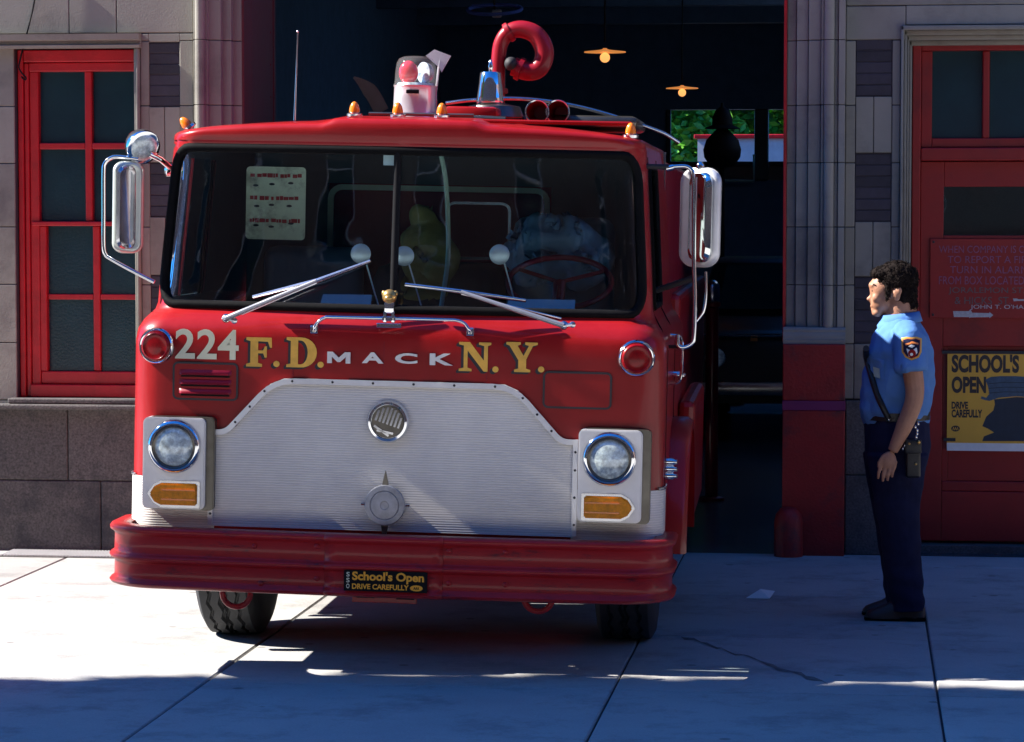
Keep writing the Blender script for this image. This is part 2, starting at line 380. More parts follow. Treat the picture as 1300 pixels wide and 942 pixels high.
for sg in (1, -1):
    surf(ln, sg*1.3, sg*(1.3+LEN), 0, 0, 14, [.9, 1.2, 1.44, 1.56], -.03)
    a = SW[sg]; b = [(sg*p, z) for p, z in holeloops(1.36, 2.05, 1.62, 2.26, 1.3, 1.3+LEN, 1.56, 2.335, .05, ns=8, nv=6)[1]]
    n_ = len(a); vs = [S(p, z, -.025) for p, z in a]+[S(p, z, -.025) for p, z in b]; ln.add(vs, [(i, (i+1) % n_, n_+(i+1) % n_, n_+i) for i in range(n_)])
ln.box((-1.0, .38, 2.345), (1.0, 2.2, 2.36)); ln.build('cab_lining', 'dark', T)
# roof skin closing the top, crowned
rf = MB(); rr = []
ps = [i/76*1.3-1.3-LEN*0 for i in range(0)]
ps = [-(1.3+LEN)+LEN*i/14 for i in range(14)]+[-1.3+2.6*i/76 for i in range(77)]+[1.3+LEN*i/14 for i in range(1, 15)]
for k, (t, dz) in enumerate([(1, 0), (.97, .007), (.92, .014), (.8, .026), (.6, .038), (.35, .046), (.1, .05)]):
    ring = []
    for p in ps:
        v = S(p, 2.385); cy = 1.3; v = Vector((v.x*t, cy+(v.y-cy)*(t if t > .9 else .9+(t-.9)*.55), 2.385+crown(v.x*t)+dz*.4)); ring.append(v)
    rr.append(ring)
n = len(ps); rf.add([v for r in rr for v in r], [(k*n+i, k*n+i+1, (k+1)*n+i+1, (k+1)*n+i) for k in range(len(rr)-1) for i in range(n-1)]+[tuple(range((len(rr)-1)*n, len(rr)*n))]
       +[(k*n+n-1, k*n, (k+1)*n, (k+1)*n+n-1) for k in range(len(rr)-1)])
rf.build('roof', 'red', T, smooth=40)
# windscreen
ws = MB(); c = ((WS[0]+WS[1])/2, (WS[2]+WS[3])/2)
loop = [(c[0]+(p-c[0])*.992, c[1]+(z-c[1])*.985) for p, z in inn]
vs = rings(ws, loop, [(c[0]+(p-c[0])*.02, c[1]+(z-c[1])*.02) for p, z in loop], 12, -.012)
ws.add(vs[-len(loop):], [tuple(range(len(loop)))])
ws.build('windscreen', 'glass', T, smooth=60)
gk = MB()
for p, r, o in ((inn, .021, -.004),):
    lp = [(c[0]+(q[0]-c[0])*.990, c[1]+(q[1]-c[1])*.975) for q in p]
    gk.tube([S(q[0], q[1], o) for q in lp], r, 8, closed=True)
gk.build('windscreen_gasket', 'rubber', T, smooth=60)
tr = MB(); tr.tube([S(c[0]+(q[0]-c[0])*1.002, c[1]+(q[1]-c[1])*1.002, .002) for q in inn], .0055, 6, closed=True)
tr.build('windscreen_trim', 'chrome_worn', T, smooth=60)
dv = MB(); dv.tube([S(TL(503, 300, .1).x, z, -.003) for z in (1.60, 1.8, 2.0, 2.2, 2.305)], .017, 8); dv.build('windscreen_divider', 'black', T, smooth=60)
for sg in (1, -1):
    g = MB(); a = SW[sg]; g.add([S(p, z, -.012) for p, z in a], [tuple(range(len(a)))])
    g.build('side_window', 'glass', T)
    g = MB(); g.tube([S(p, z, 0) for p, z in a], .013, 6, closed=True); g.build('side_window_seal', 'rubber', T, smooth=60)
    g = MB(); g.box((sg*(1.10 if sg>0 else 1.10)-.0, 0, 0), (sg*1.10, 0, 0)) if 0 else None
    g.tube([S(sg*1.55, 1.60, -.01), S(sg*1.55, 2.27, -.01)], .010, 6); g.build('vent_window_post', 'frame_red', T)
    d = MB()
    for pp in (1.30, 2.12): d.tube([S(sg*pp, z, .0) for z in (.7, 1.1, 1.44, 1.53, 1.6, 2.0, 2.3)], .004, 4)
    d.build('door_seam', 'black', T)
    h = MB(); h.tube(smoothpath([S(sg*1.98, 1.30, .0), S(sg*1.98, 1.30, .05), S(sg*1.86, 1.30, .05), S(sg*1.86, 1.30, 0)], 3), .009, 6); h.build('door_handle', 'chrome', T, smooth=60)
# ---- grille
gx = [TL(265, 545, -.02), TL(290, 545, -.02), TL(300, 538, -.02), TL(345, 492, -.02), TL(365, 482, -.02), TL(493, 482, -.02), TL(640, 488, -.02), TL(655, 495, -.02), TL(697, 551, -.02), TL(712, 562, -.02), TL(728, 562, -.02)]
zt = (gx[3].z+gx[7].z)/2
def sy(pts): return [(p[0], p[1]) for p in pts]
R_ = [(.81, 1.048), (.745, 1.048), (.70, 1.07), (.55, 1.262), (.49, 1.287)]
grill_poly = [(-.81, .625)]+[(-x, z) for x, z in R_]+[(x, z) for x, z in R_[::-1]]+[(.81, .625)]
# ribbed aluminium material
m, nt, b = newmat('ribbed aluminium'); N = nt.nodes; L = nt.links
tc = N.new('ShaderNodeTexCoord'); wv = N.new('ShaderNodeTexWave'); wv.bands_direction = 'Z'; wv.inputs['Scale'].default_value = 29
L.new(tc.outputs['Object'], wv.inputs['Vector']); bp = N.new('ShaderNodeBump'); bp.inputs['Distance'].default_value = .0009
L.new(wv.outputs['Fac'], bp.inputs['Height']); L.new(bp.outputs[0], b.inputs['Normal'])
n1 = N.new('ShaderNodeTexNoise'); n1.inputs['Scale'].default_value = 2.2; n1.inputs['Detail'].default_value = 9; n1.inputs['Roughness'].default_value = .7; L.new(tc.outputs['Object'], n1.inputs['Vector'])
cr = N.new('ShaderNodeValToRGB'); cr.color_ramp.elements[0].position = .36; cr.color_ramp.elements[0].color = (.78, .74, .69, 1); cr.color_ramp.elements[1].position = .64; cr.color_ramp.elements[1].color = (.93, .88, .80, 1)
L.new(n1.outputs['Fac'], cr.inputs[0])
rl = N.new('ShaderNodeMapRange'); rl.inputs[3].default_value = .86; rl.inputs[4].default_value = 1.05; L.new(wv.outputs['Fac'], rl.inputs[0])
ml = N.new('ShaderNodeVectorMath'); ml.operation = 'SCALE'; L.new(cr.outputs[0], ml.inputs[0]); L.new(rl.outputs[0], ml.inputs['Scale']); L.new(ml.outputs[0], b.inputs['Base Color'])
b.inputs['Metallic'].default_value = .15; b.inputs['Roughness'].default_value = .45; M['ribbed'] = m
g = MB(); g.prism(grill_poly, -.012, .03); GR = g.build('grille', 'ribbed', T)
tr = MB(); tp = [Vector((x, -.014, z)) for x, z in grill_poly]
tr_pts = [(-.81, .625), (-.81, 1.048)]
def strip(mb, pts, w, y0, y1):      # flat band along a 2D polyline
    n = len(pts); L_ = []; R2 = []
    for i in range(n):
        a = Vector(pts[max(i-1, 0)]); c_ = Vector(pts[min(i+1, n-1)]); p = Vector(pts[i]); 
        t1 = (p-a).normalized() if i > 0 else (c_-p).normalized(); t2 = (c_-p).normalized() if i < n-1 else t1
        t = (t1+t2).normalized(); nn = Vector((-t.y, t.x)); k = w/2/max(.4, nn.dot(Vector((-t1.y, t1.x))))
        L_.append(p+nn*k); R2.append(p-nn*k)
    vs = [(p.x, y0, p.y) for p in L_]+[(p.x, y0, p.y) for p in R2]+[(p.x, y1, p.y) for p in L_]+[(p.x, y1, p.y) for p in R2]
    fs = []
    for i in range(n-1): fs += [(i, i+1, n+i+1, n+i), (2*n+i, 3*n+i, 3*n+i+1, 2*n+i+1), (i, 2*n+i, 2*n+i+1, i+1), (n+i, n+i+1, 3*n+i+1, 3*n+i)]
    fs += [(0, n, 3*n, 2*n), (n-1, 3*n-1, 4*n-1, 2*n-1)]
    mb.add(vs, fs)
def cround(pts, r=.05, k=4):
    out = [pts[0]]
    for a, p, c_ in zip(pts, pts[1:], pts[2:]):
        a = Vector(a); p = Vector(p); c_ = Vector(c_); d1 = (a-p); d2 = (c_-p); rr = min(r, d1.length*.45, d2.length*.45)
        A = p+d1.normalized()*rr; B = p+d2.normalized()*rr
        for i in range(k+1):
            t = i/k; q = A*(1-t)**2+p*2*t*(1-t)+B*t*t; out.append((q.x, q.y))
    return out+[pts[-1]]
top = [(-.82, 1.043), (-.745, 1.043), (-.53, 1.278), (.53, 1.278), (.745, 1.043), (.82, 1.043)]
top = cround(top, .09)
tr = MB(); strip(tr, top, .024, -.024, -.0125)
for sx in (-1, 1): tr.box((sx*.798, -.023, .63), (sx*.82, -.0125, 1.032))
tro = tr.build('grille_trim', 'alu', T, smooth=30)
rv = MB()
for i in range(6): rv.lathe([(.006, 0), (.004, .004), (0, .005)], (-.45+.18*i, -.024, 1.278), (0, -1, 0), 8)
for sx in (-1, 1):
    for t in (.2, .5, .8): rv.lathe([(.006, 0), (.004, .004), (0, .005)], (sx*(.745-.215*t), -.024, 1.043+.235*t), (0, -1, 0), 8)
    for z in (.68, .8, .92, 1.0): rv.lathe([(.006, 0), (.004, .004), (0, .005)], (sx*.809, -.023, z), (0, -1, 0), 8)
rv.build('rivets', 'dark', tro)
# ribbed skirts wrapping the corners under the lamps, chrome bead on top
for sg in (-1, 1):
    k = MB(); surf(k, sg*.66, sg*1.32, 0, 0, 28, [.605, .70, .80, .835], .006); k.build('ribbed_skirt', 'ribbed', T, smooth=60)
    k = MB(); k.tube([S(sg*(1.06+i*.02), .84, .008) for i in range(14)], .006, 6); k.build('skirt_bead', 'chrome_worn', T, smooth=60)
# ---- headlights
for sg in (-1, 1):
    cx = sg*.962; cz = .978
    hb = MB(); x0, x1 = (.825, 1.105)
    poly = rrect(sg*x0 if sg > 0 else -x1, sg*x1 if sg > 0 else -x0, .70, 1.105, .025, 4)
    hb.prism(poly, -.075, .02); H = hb.build('headlight', 'alu', T, smooth=30, bevel=.006)
    sb_ = MB(); sb_.prism(rrect((sg*x0 if sg > 0 else -x1)+.02, (sg*x1 if sg > 0 else -x0)+.036, .695, 1.108, .02, 4), -.05, .02); sb_.build('headlight_backplate', 'darkchrome', T, bevel=.004)
    o = MB(); o.lathe([(.118, 0), (.118, .012), (.108, .024), (.098, .026), (.096, .012)], (cx, -.075, cz), (0, -1, 0), 36); o.build('rim', 'chrome', H, smooth=50)
    o = MB(); o.lathe([(.100, 0), (.100, .008), (.094, .012), (.088, .008)], (cx, -.082, cz), (0, -1, 0), 32); o.build('inner_ring', 'darkchrome', H, smooth=50)
    o = MB(); o.lathe([(.09, 0), (.085, .012), (.06, .024), (.03, .030), (0, .032)], (cx, -.078, cz), (0, -1, 0), 32); o.build('lens', 'lamp_glass', H, smooth=60)
    zs = .768; hx = .108; a = cx-hx; b_ = cx+hx
    def pent(e): return [(cx-sg*(hx+e), zs-.05-e), (cx+sg*(.055), zs-.05-e), (cx+sg*(.085+e*.5), zs-.035-e*.6), (cx+sg*(hx+e), zs), (cx+sg*(.085+e*.5), zs+.035+e*.6), (cx+sg*.055, zs+.05+e), (cx-sg*(hx+e), zs+.05+e)]
    o = MB(); o.prism(pent(.010), -.075, -.086); ts = o.build('turn_signal', 'chrome_worn', T, bevel=.003)
    o = MB(); o.prism(pent(-.002), -.086, -.10); o.build('lens', 'amber_deep', ts, bevel=.006)
    o = MB()
    for zz in (zs-.022, zs+.02): o.box((cx-sg*(hx-.006), -.1, zz-.003), (cx+sg*.05, -.104, zz+.003))
    o.build('lens_rib', 'amber', ts)
# ---- red lamps on the corners
for sg, px, py in ((-1, 193, 440), (1, 801, 454)):
    q = TL(px, py, .03); c_ = Vector((sg*1.062, .015, 1.416)); ax = Vector((sg*.18, -1, 0)).normalized()
    o = MB(); o.lathe([(.06, -.06), (.082, .0), (.082, .02), (.074, .03), (.066, .026)], c_, ax, 30); rl_ = o.build('corner_lamp', 'chrome', T, smooth=50)
    o = MB(); o.lathe([(.067, .018), (.067, .032), (.058, .038), (.054, .034), (.03, .040), (0, .042)], c_, ax, 28); o.build('lens', 'redlens', rl_, smooth=60)
# ---- louvred vent and blank hatch
def outline(mb, x0, x1, z0, z1, r, w, y0, y1):
    p = rrect(x0, x1, z0, z1, r, 4); p.append(p[0]); strip(mb, p, w, y0, y1)
a = TL(221, 460, 0); b_ = TL(301, 508, 0)
v = MB(); v.prism(rrect(a.x, b_.x, b_.z, a.z, .02), -.005, .01); VP = v.build('vent_panel', 'red', T, bevel=.002)
v = MB(); outline(v, a.x, b_.x, b_.z, a.z, .02, .009, -.0058, .002); v.build('panel_seam', 'letter_black', VP)
v = MB()
for k in range(3):
    z = a.z-.042-.042*k; v.loft([[Vector((x, -.005, z-.011)), Vector((x, -.02 if e else -.006, z-.009)), Vector((x, -.018 if e else -.006, z+.002)), Vector((x, -.005, z+.013))] for x, e in ((a.x+.026, 0), (a.x+.038, 1), (b_.x-.038, 1), (b_.x-.026, 0))])
v.build('louvre', 'darkred', VP, smooth=40)
v = MB()
for k in range(3):
    z = a.z-.042-.042*k; v.box((a.x+.034, -.0075, z-.02), (b_.x-.034, -.004, z-.0125))
v.build('louvre_slot', 'black', VP)
a = TL(691, 472, 0); b_ = TL(775, 519, 0)
v = MB(); v.prism(rrect(a.x, b_.x, b_.z, a.z, .02), -.004, .01); VP = v.build('blank_hatch', 'red', T, bevel=.002)
v = MB(); outline(v, a.x, b_.x, b_.z, a.z, .02, .009, -.0048, .002); v.build('panel_seam', 'letter_black', VP)
v = MB()
for px in (372, 487, 618):
    x = TL(px, 470, 0).x; v.box((x-.0015, -.0012, 1.30), (x+.0015, .02, 1.46))
v.build('body_seam', 'darkred', T)
# ---- lettering
def TX(px, py): q = TL(px, py, -.004); return (q.x, q.z)
def rectpx(px0, py0, px1, py1):
    q = TL(px0, py0, -.004), TL(px1, py1, -.004); return q[0].x, q[1].x, q[1].z, q[0].z
def txt(s, px0, py0, px1, py1, m, y=-.0045, bold=.0, depth=.003, name='lettering', parent=T, spacing=1.0):
    x0, x1, z0, z1 = rectpx(px0, py0, px1, py1); mb = MB(); text_into(mb, s, x0, x1, z0, z1, y, depth, bold, spacing)
    return mb.build(name, m, parent)
txt('224', 223, 417, 303, 457, 'cream', bold=.022, spacing=1.05)
SER = {
 'F': [[(0,0),(.62,0),(.62,.09),(.46,.13),(.46,.87),(.16,.87),(.16,.13),(0,.09)],[(0,.91),(0,1),(.98,1),(1,.66),(.92,.66),(.84,.86),(.46,.87),(.16,.87)],[(.46,.46),(.46,.56),(.66,.56),(.72,.70),(.8,.70),(.8,.32),(.72,.32),(.66,.46)]],
 'N': [[(0,0),(.4,0),(.4,.08),(.27,.12),(.27,.88),(.15,.88),(.15,.12),(0,.08)],[(0,.92),(0,1),(.34,1),(.9,.2),(.9,0),(.78,0),(.15,.88)],[(.62,.92),(.62,1),(1,1),(1,.92),(.9,.88),(.9,0),(.78,0),(.78,.88)]],
 'Y': [[(.26,0),(.78,0),(.78,.08),(.64,.12),(.64,.45),(.39,.45),(.39,.12),(.26,.08)],[(0,1),(0,.92),(.10,.88),(.39,.40),(.64,.40),(.36,.88),(.46,.92),(.46,1)],[(.6,1),(.6,.92),(.72,.88),(.52,.48),(.64,.42),(.85,.88),(1,.92),(1,1)]],
}
def serif(ch, px0, py0, px1, py1, mb, y0, y1, dx=0, dz=0):
    x0, x1, z0, z1 = rectpx(px0, py0, px1, py1)
    f = lambda p: (x0+p[0]*(x1-x0)+dx, z0+p[1]*(z1-z0)+dz)
    if ch == 'D':
        oc = [(.5, 0)]+[(.5+.5*cos(radians(t)), .5+.5*sin(radians(t))) for t in range(-80, 81, 16)]+[(.5, 1)]
        ic = [(.46, .1)]+[(.46+.24*cos(radians(t)), .5+.4*sin(radians(t))) for t in range(-80, 81, 16)]+[(.46, .9)]
        for a_, b_, c_, d_ in zip(oc, oc[1:], ic[1:], ic): mb.prism([f(a_), f(b_), f(c_), f(d_)], y0, y1)
        for p in ([(.0, 0), (.5, 0), (.46, .1), (.38, .1), (.38, .9), (.46, .9), (.5, 1), (0, 1), (0, .91), (.14, .88), (.14, .12), (0, .09)],): mb.prism([f(q) for q in p], y0, y1)
    elif ch == '.':
        mb.prism([f((.5+.5*cos(t*pi/6), .5+.5*sin(t*pi/6))) for t in range(12)], y0, y1)
    else:
        for i, p in enumerate(SER[ch]): mb.prism([f(q) for q in p], y0-.0002*i, y1)
LET = [('F', 313, 428, 345, 466), ('.', 347, 458, 355, 466), ('D', 364, 428, 402, 467), ('.', 403, 459, 411, 467),
       ('N', 583, 434, 623, 472), ('.', 625, 465, 633, 473), ('Y', 643, 434, 682, 473), ('.', 683, 465, 691, 473)]
sh = MB(); gd = MB()
for l in LET: serif(*l, gd, -.0048, -.003)
for i in range(1, 6):
    for l in LET: serif(*l, sh, -.0032+.0002*i, -.001, -.0024*i, -.0018*i)
sh.build('letter_shading', 'letter_black', T, weld=False); gd.build('lettering', 'gold', T, weld=False)
x0, x1, z0, z1 = rectpx(416, 446.5, 445, 461.5); mb = MB(); mb.prism([(x0+u*(x1-x0), z0+w_*(z1-z0)) for u, w_ in ((0,0),(0,1),(.24,1),(.5,.50),(.76,1),(1,1),(1,0),(.80,0),(.80,.58),(.56,.12),(.44,.12),(.20,.58),(.20,0))], -.015, -.003); mb.build('lettering', 'alu', T)
for ch, x0, x1, y0, y1 in (('A', 460, 487, 447, 461.5), ('C', 502, 530, 448, 462), ('K', 546, 575, 448.5, 464)):
    txt(ch, x0, y0, x1, y1, 'alu', -.003, .012 if ch == 'M' else .035, .012, 'lettering')
# ---- badge and crank
bc = TL(493, 535, -.02); bc = (bc.x, -.013, bc.z)
o = MB(); o.lathe([(.094, 0), (.094, .02), (.086, .032), (.076, .034), (.074, .018), (0, .018)], bc, (0, -1, 0), 40); BD = o.build('badge', 'chrome', T, smooth=40)
o = MB(); o.lathe([(.073, 0), (.07, .004), (0, .004)], (bc[0], bc[1]-.018, bc[2]), (0, -1, 0), 32); o.build('badge_disc', 'darkchrome', BD, smooth=40)
o = MB()
for k in range(-3, 4):                # raised slanted bars of the emblem
    ox = k*.0175; h = sqrt(max(0, .064**2-ox**2)); 
    a_ = Vector((ox, h)).to_2d(); b2 = Vector((ox, max(-h, -.012))) ; R45 = Matrix.Rotation(radians(-18), 2)
    p, q = R45 @ a_, R45 @ b2
    strip(o, [(bc[0]+p.x, bc[2]+p.y), (bc[0]+q.x, bc[2]+q.y)], .009, bc[1]-.03, bc[1]-.02)
for d in (0, .02): 
    p, q = Vector((-.06+d*.6, -.018-d)), Vector((.005+d, -.062+d*.5)); strip(o, [(bc[0]+p.x, bc[2]+p.y), (bc[0]+q.x, bc[2]+q.y)], .01, bc[1]-.03, bc[1]-.02)
o.build('badge_bars', 'chrome', BD)
kc = TL(489, 641, -.05); kc = (kc.x, -.012, kc.z)
o = MB(); o.lathe([(.06, 0), (.06, .03), (.088, .034), (.09, .05), (.086, .062), (.066, .064), (.063, .061), (.060, .064), (.02, .066), (.017, .062), (0, .063)], kc, (0, -1, 0), 40); CR = o.build('siren_cap', 'capmetal', T, smooth=35)
o = MB(); o.prism([(kc[0]-.016, kc[2]+.08), (kc[0]-.010, kc[2]+.11), (kc[0], kc[2]+.155), (kc[0]+.010, kc[2]+.11), (kc[0]+.016, kc[2]+.08)], -.045, -.06)
o.prism([(kc[0]-.017, kc[2]-.08), (kc[0]-.012, kc[2]-.12), (kc[0]-.006, kc[2]-.150), (kc[0]+.004, kc[2]-.150), (kc[0]+.010, kc[2]-.12), (kc[0]+.017, kc[2]-.08)], -.045, -.06); o.build('cap_lug', 'darkchrome', CR, bevel=.002)
o = MB(); o.tube([(kc[0]-.108, -.04, kc[2]), (kc[0]+.108, -.04, kc[2])], .006, 8); o.build('cap_pin', 'chrome', CR)
# ---- hand rail under the windscreen, with small ornament
y = -.045; zc = TL(495, 404, y).z
pts = [TL(399, 421, -.01), TL(399, 418, y), TL(402, 411, y), TL(412, 403.5, y), TL(430, 403, y), TL(560, 406, y), TL(580, 407, y), TL(590, 411, y), TL(596, 420, y), TL(597, 424, -.01)]
o = MB(); o.tube(smoothpath(pts, 5), .0075, 8); HR = o.build('grab_rail', 'chrome', T, smooth=60)
o = MB(); q = TL(399, 418, -.02); o.bbox((q.x-.018, -.03, q.z-.02), (q.x+.018, -.004, q.z+.018), .006); o.build('rail_foot', 'chrome', HR); o = MB(); q = TL(597, 421, -.02); o.bbox((q.x-.018, -.03, q.z-.02), (q.x+.018, -.004, q.z+.018), .006); o.build('rail_foot', 'chrome', HR); o = MB()
q = TL(494, 404, y); o.bbox((q.x-.03, -.055, q.z-.012), (q.x+.03, -.02, q.z+.008), .003); o.bbox((q.x-.055, -.05, q.z-.042), (q.x+.055, -.005, q.z-.022), .003); o.build('rail_foot', 'chrome', HR)
o = MB(); zz = q.z
o.bbox((q.x-.022, -.055, zz+.02), (q.x+.022, -.025, zz+.075), .008); o.bbox((q.x-.026, -.055, zz-.02), (q.x-.010, -.03, zz+.03), .005); o.bbox((q.x+.010, -.055, zz-.02), (q.x+.026, -.03, zz+.03), .005)
OR = o.build('ornament', 'chrome', T, smooth=40)
o = MB(); o.ell((q.x, -.045, zz+.095), (.033, .03, .032)); o.ell((q.x, -.072, zz+.088), (.018, .014, .014)); o.ell((q.x-.026, -.04, zz+.108), (.010, .01, .014)); o.ell((q.x+.026, -.04, zz+.108), (.010, .01, .014)); o.build('ornament_head', 'brass', OR, smooth=60)
# ---- wipers
def wiper(piv, elbow, b0, b1, hub2):
    P0 = TL(*piv, -.01); P1 = TL(*elbow, .02); B0 = TL(*b0, .02); B1 = TL(*b1, .035)
    o = MB(); o.tube([P0+Vector((0, -.03, 0)), P0.lerp(P1, .35)+Vector((0, -.045, 0)), P1+Vector((0, -.05, 0))], [.012, .011, .008], 8)
    w = o.build('wiper', 'wipergrey', T, smooth=60)
    o = MB(); o.lathe([(.02, 0), (.02, .02), (.012, .032), (0, .034)], P0+Vector((0, .0, 0)), (0, -1, 0), 14); q = TL(*hub2, -.01); o.lathe([(.014, 0), (.014, .014), (0, .022)], q, (0, -1, 0), 12)
    o.tube([P0+Vector((0, -.02, 0)), q+Vector((0, -.018, 0))], .008, 6); o.build('wiper_pivot', 'chrome_worn', w, smooth=50)
    o = MB(); mid = P1+Vector((0, -.03, 0))
    o.tube([B0+Vector((0, -.02, 0)), mid, B1+Vector((0, -.02, 0))], [.008, .010, .006], 6); o.build('wiper_blade', 'chrome_worn', w, smooth=60)
    o = MB(); o.tube([B0+Vector((0, -.006, -.004)), mid+Vector((0, .016, -.004)), B1+Vector((0, -.006, -.004))], [.006]*3, 6); o.build('wiper_rubber', 'rubber', w)
    o = MB(); q = TL(hub2[0]+(10 if piv[0] < 490 else -14), hub2[1]-8, -.01); o.tube([q+Vector((0, -.02, 0)), P1+Vector((0, -.035, -.01))], .004, 6); o.build('wiper_link', 'chrome_worn', w)
wiper((288, 404), (404, 356), (322, 377), (471, 331), (298, 407)); wiper((716, 413), (587, 370), (515, 361), (668, 381), (727, 412))
# ---- bumper
def bpath(x0, x1, n=18, off=0.0):
    pts = []
    for i in range(n+1):
        x = x0+(x1-x0)*i/n; pts.append(x)
    return pts
BX = 1.255
def bplan(s):     # s along the bumper from the centre (metres), returns (x, y, nx, ny)
    sg = 1 if s >= 0 else -1; q = abs(s); xs = 1.0; y0 = -.285; 
    if q <= xs: return (sg*q, y0+.035*(q/xs)**2, sg*.07*q, -1)
    r = .25; la = r*radians(88)
    if q <= xs+la:
        a = (q-xs)/r; return (sg*(xs+r*sin(a)), y0+.035+r*(1-cos(a)), sg*sin(a), -cos(a))
    a = radians(88); return (sg*(xs+r), y0+.035+r+(q-xs-la), sg, 0)
BP = [(-.085, .372), (-.02, .365), (.0, .372), (.008, .383), (.0, .394), (-.012, .402), (-.014, .41), (-.014, .470), (-.008, .478), (.004, .484), (.008, .492), (.008, .500), (.0, .508), (-.010, .514), (-.013, .52), (-.014, .590), (-.006, .600), (.006, .608), (.008, .622), (.0, .633), (-.02, .637), (-.085, .634)]
def bumper(s0, s1, n, off, name, parent):
    mb = MB(); rg = []
    for i in range(n+1):
        x, y, nx, ny = bplan(s0+(s1-s0)*i/n); l = sqrt(nx*nx+ny*ny)
        rg.append([Vector((x+nx/l*(o+off), y+ny/l*(o+off), z)) for o, z in BP])
    w = len(BP); vs = [p for r in rg for p in r]; mb.add(vs, [(i*w+k, i*w+k+1, (i+1)*w+k+1, (i+1)*w+k) for i in range(n) for k in range(w-1)])
    o = mb.build(name, 'bumper', parent, smooth=50); sd = o.modifiers.new('s', 'SOLIDIFY'); sd.thickness = .006; sd.offset = -1
    return o
xa = TL(412, 700, -.28).x; xb = TL(562, 710, -.28).x
BU = bumper(-1.62, 1.62, 90, 0, 'bumper', T)
bumper(xa-.0, xb, 10, .006, 'bumper_joining_plate', BU)
o = MB()
for px, py in ((402, 694), (402, 735), (570, 700), (569, 741), (641, 702), (641, 743), (322, 694), (330, 741)):
    q = TL(px, py, -.28); o.lathe([(.012, 0), (.011, .006), (.006, .010), (0, .011)], (q.x, bplan(q.x)[1]+.012, q.z), (0, -1, 0), 10)
o.build('bumper_bolt', 'bumper', BU, smooth=40)
x0 = TL(437, 737, -.29).x; x1 = TL(543, 737, -.29).x; zs0 = TL(490, 751, -.29).z; zs1 = TL(490, 724.5, -.29).z
o = MB(); ys = -.303; o.box((x0, ys, zs0), (x1, ys+.002, zs1)); ST = o.build('bumper_sticker', 'black', BU)
def fx(t): return x0+(x1-x0)*t
def fz(t): return zs0+(zs1-zs0)*t
o = MB(); text_into(o, "School's Open", fx(.10), fx(.96), fz(.40), fz(.95), ys, .001, .035); text_into(o, 'DRIVE CAREFULLY', fx(.10), fx(.78), fz(.10), fz(.36), ys, .001, .03)
o.prism([(fx(.87)+.028*cos(t*pi/8), fz(.22)+.013*sin(t*pi/8)) for t in range(16)], ys, ys-.001); o.build('sticker_text', 'sticker', ST)
o = MB(); text_into(o, 'AAA', fx(.835), fx(.905), fz(.15), fz(.29), ys-.0012, .0006, .03); o.build('sticker_mark', 'black', ST)
o = MB()
for k in range(3): text_into(o, 'SSO'[k], fx(.03), fx(.07), fz(.68-.28*k), fz(.90-.28*k), ys, .001, .02)
o.build('sticker_side_text', 'cream', ST)
a = TL(447, 756, -.2); b_ = TL(529, 767, -.2); o = MB(); o.bbox((a.x, -.2, b_.z), (b_.x, -.19, a.z+.03), .003); LP = o.build('plate', 'bumper', T)
o = MB(); o.box((a.x+.02, -.203, b_.z+.02), (a.x+.1, -.2005, b_.z+.032)); o.box((b_.x-.09, -.203, b_.z+.018), (b_.x-.01, -.2005, b_.z+.034)); o.build('plate_marks', 'black', LP)
for px, py in ((300, 762), (683, 768)):
    q = TL(px, py, -.15); o = MB(); cz = q.z+.03
    o.tube([(q.x-.062, -.15, cz+.09), (q.x-.062, -.15, cz+.0)]+[(q.x+.062*cos(t), -.15, cz+.062*sin(t)*.95) for t in [pi+pi*i/10 for i in range(11)]]+[(q.x+.062, -.15, cz+.0), (q.x+.04, -.1, cz+.06)], .013, 8); o.build('tow_hook', 'bumper', T, smooth=60)
# ---- underside and wheels (upright on the ground: suspension takes the roll)
o = MB(); o.box((-.45, .1, .42), (-.33, 6.6, .62)); o.box((.33, .1, .42), (.45, 6.6, .62)); o.box((-1.0, .15, .50), (1.0, .2, .66)); o.box((-.8, 1.0, .42), (.8, 1.1, .56)); o.box((-.3, .5, .36), (.3, 1.5, .62)); o.box((-.34, .25, .44), (.34, .3, .56)); o.build('chassis', 'chassis', T)
def tyre(cx, cy, r=.51, w=.285, roll=0):
    mb = MB(); n = 56; prof_ = [(-.5, .60), (-.5, .80), (-.47, .93), (-.41, .985), (-.39, 1), (-.27, 1.005), (-.25, .975), (-.22, .975), (-.20, 1.008), (-.07, 1.01), (-.05, .975), (-.02, .975), (0, 1.01), (.02, .975), (.05, .975), (.07, 1.01), (.20, 1.008), (.22, .975), (.25, .975), (.27, 1.005), (.39, 1), (.41, .985), (.47, .93), (.5, .8), (.5, .6)]
    vs = []
    for i in range(n):
        a_ = 2*pi*i/n
        for k, (u, rr) in enumerate(prof_):
            zig = .028*(1 if i % 2 else -1) if 4 < k < 20 else 0
            vs.append((cx+(u+zig)*w, cy+rr*r*cos(a_), r+rr*r*sin(a_)))
    w_ = len(prof_); mb.add(vs, [(i*w_+k, i*w_+k+1, ((i+1) % n)*w_+k+1, ((i+1) % n)*w_+k) for i in range(n) for k in range(w_-1)])
    return mb
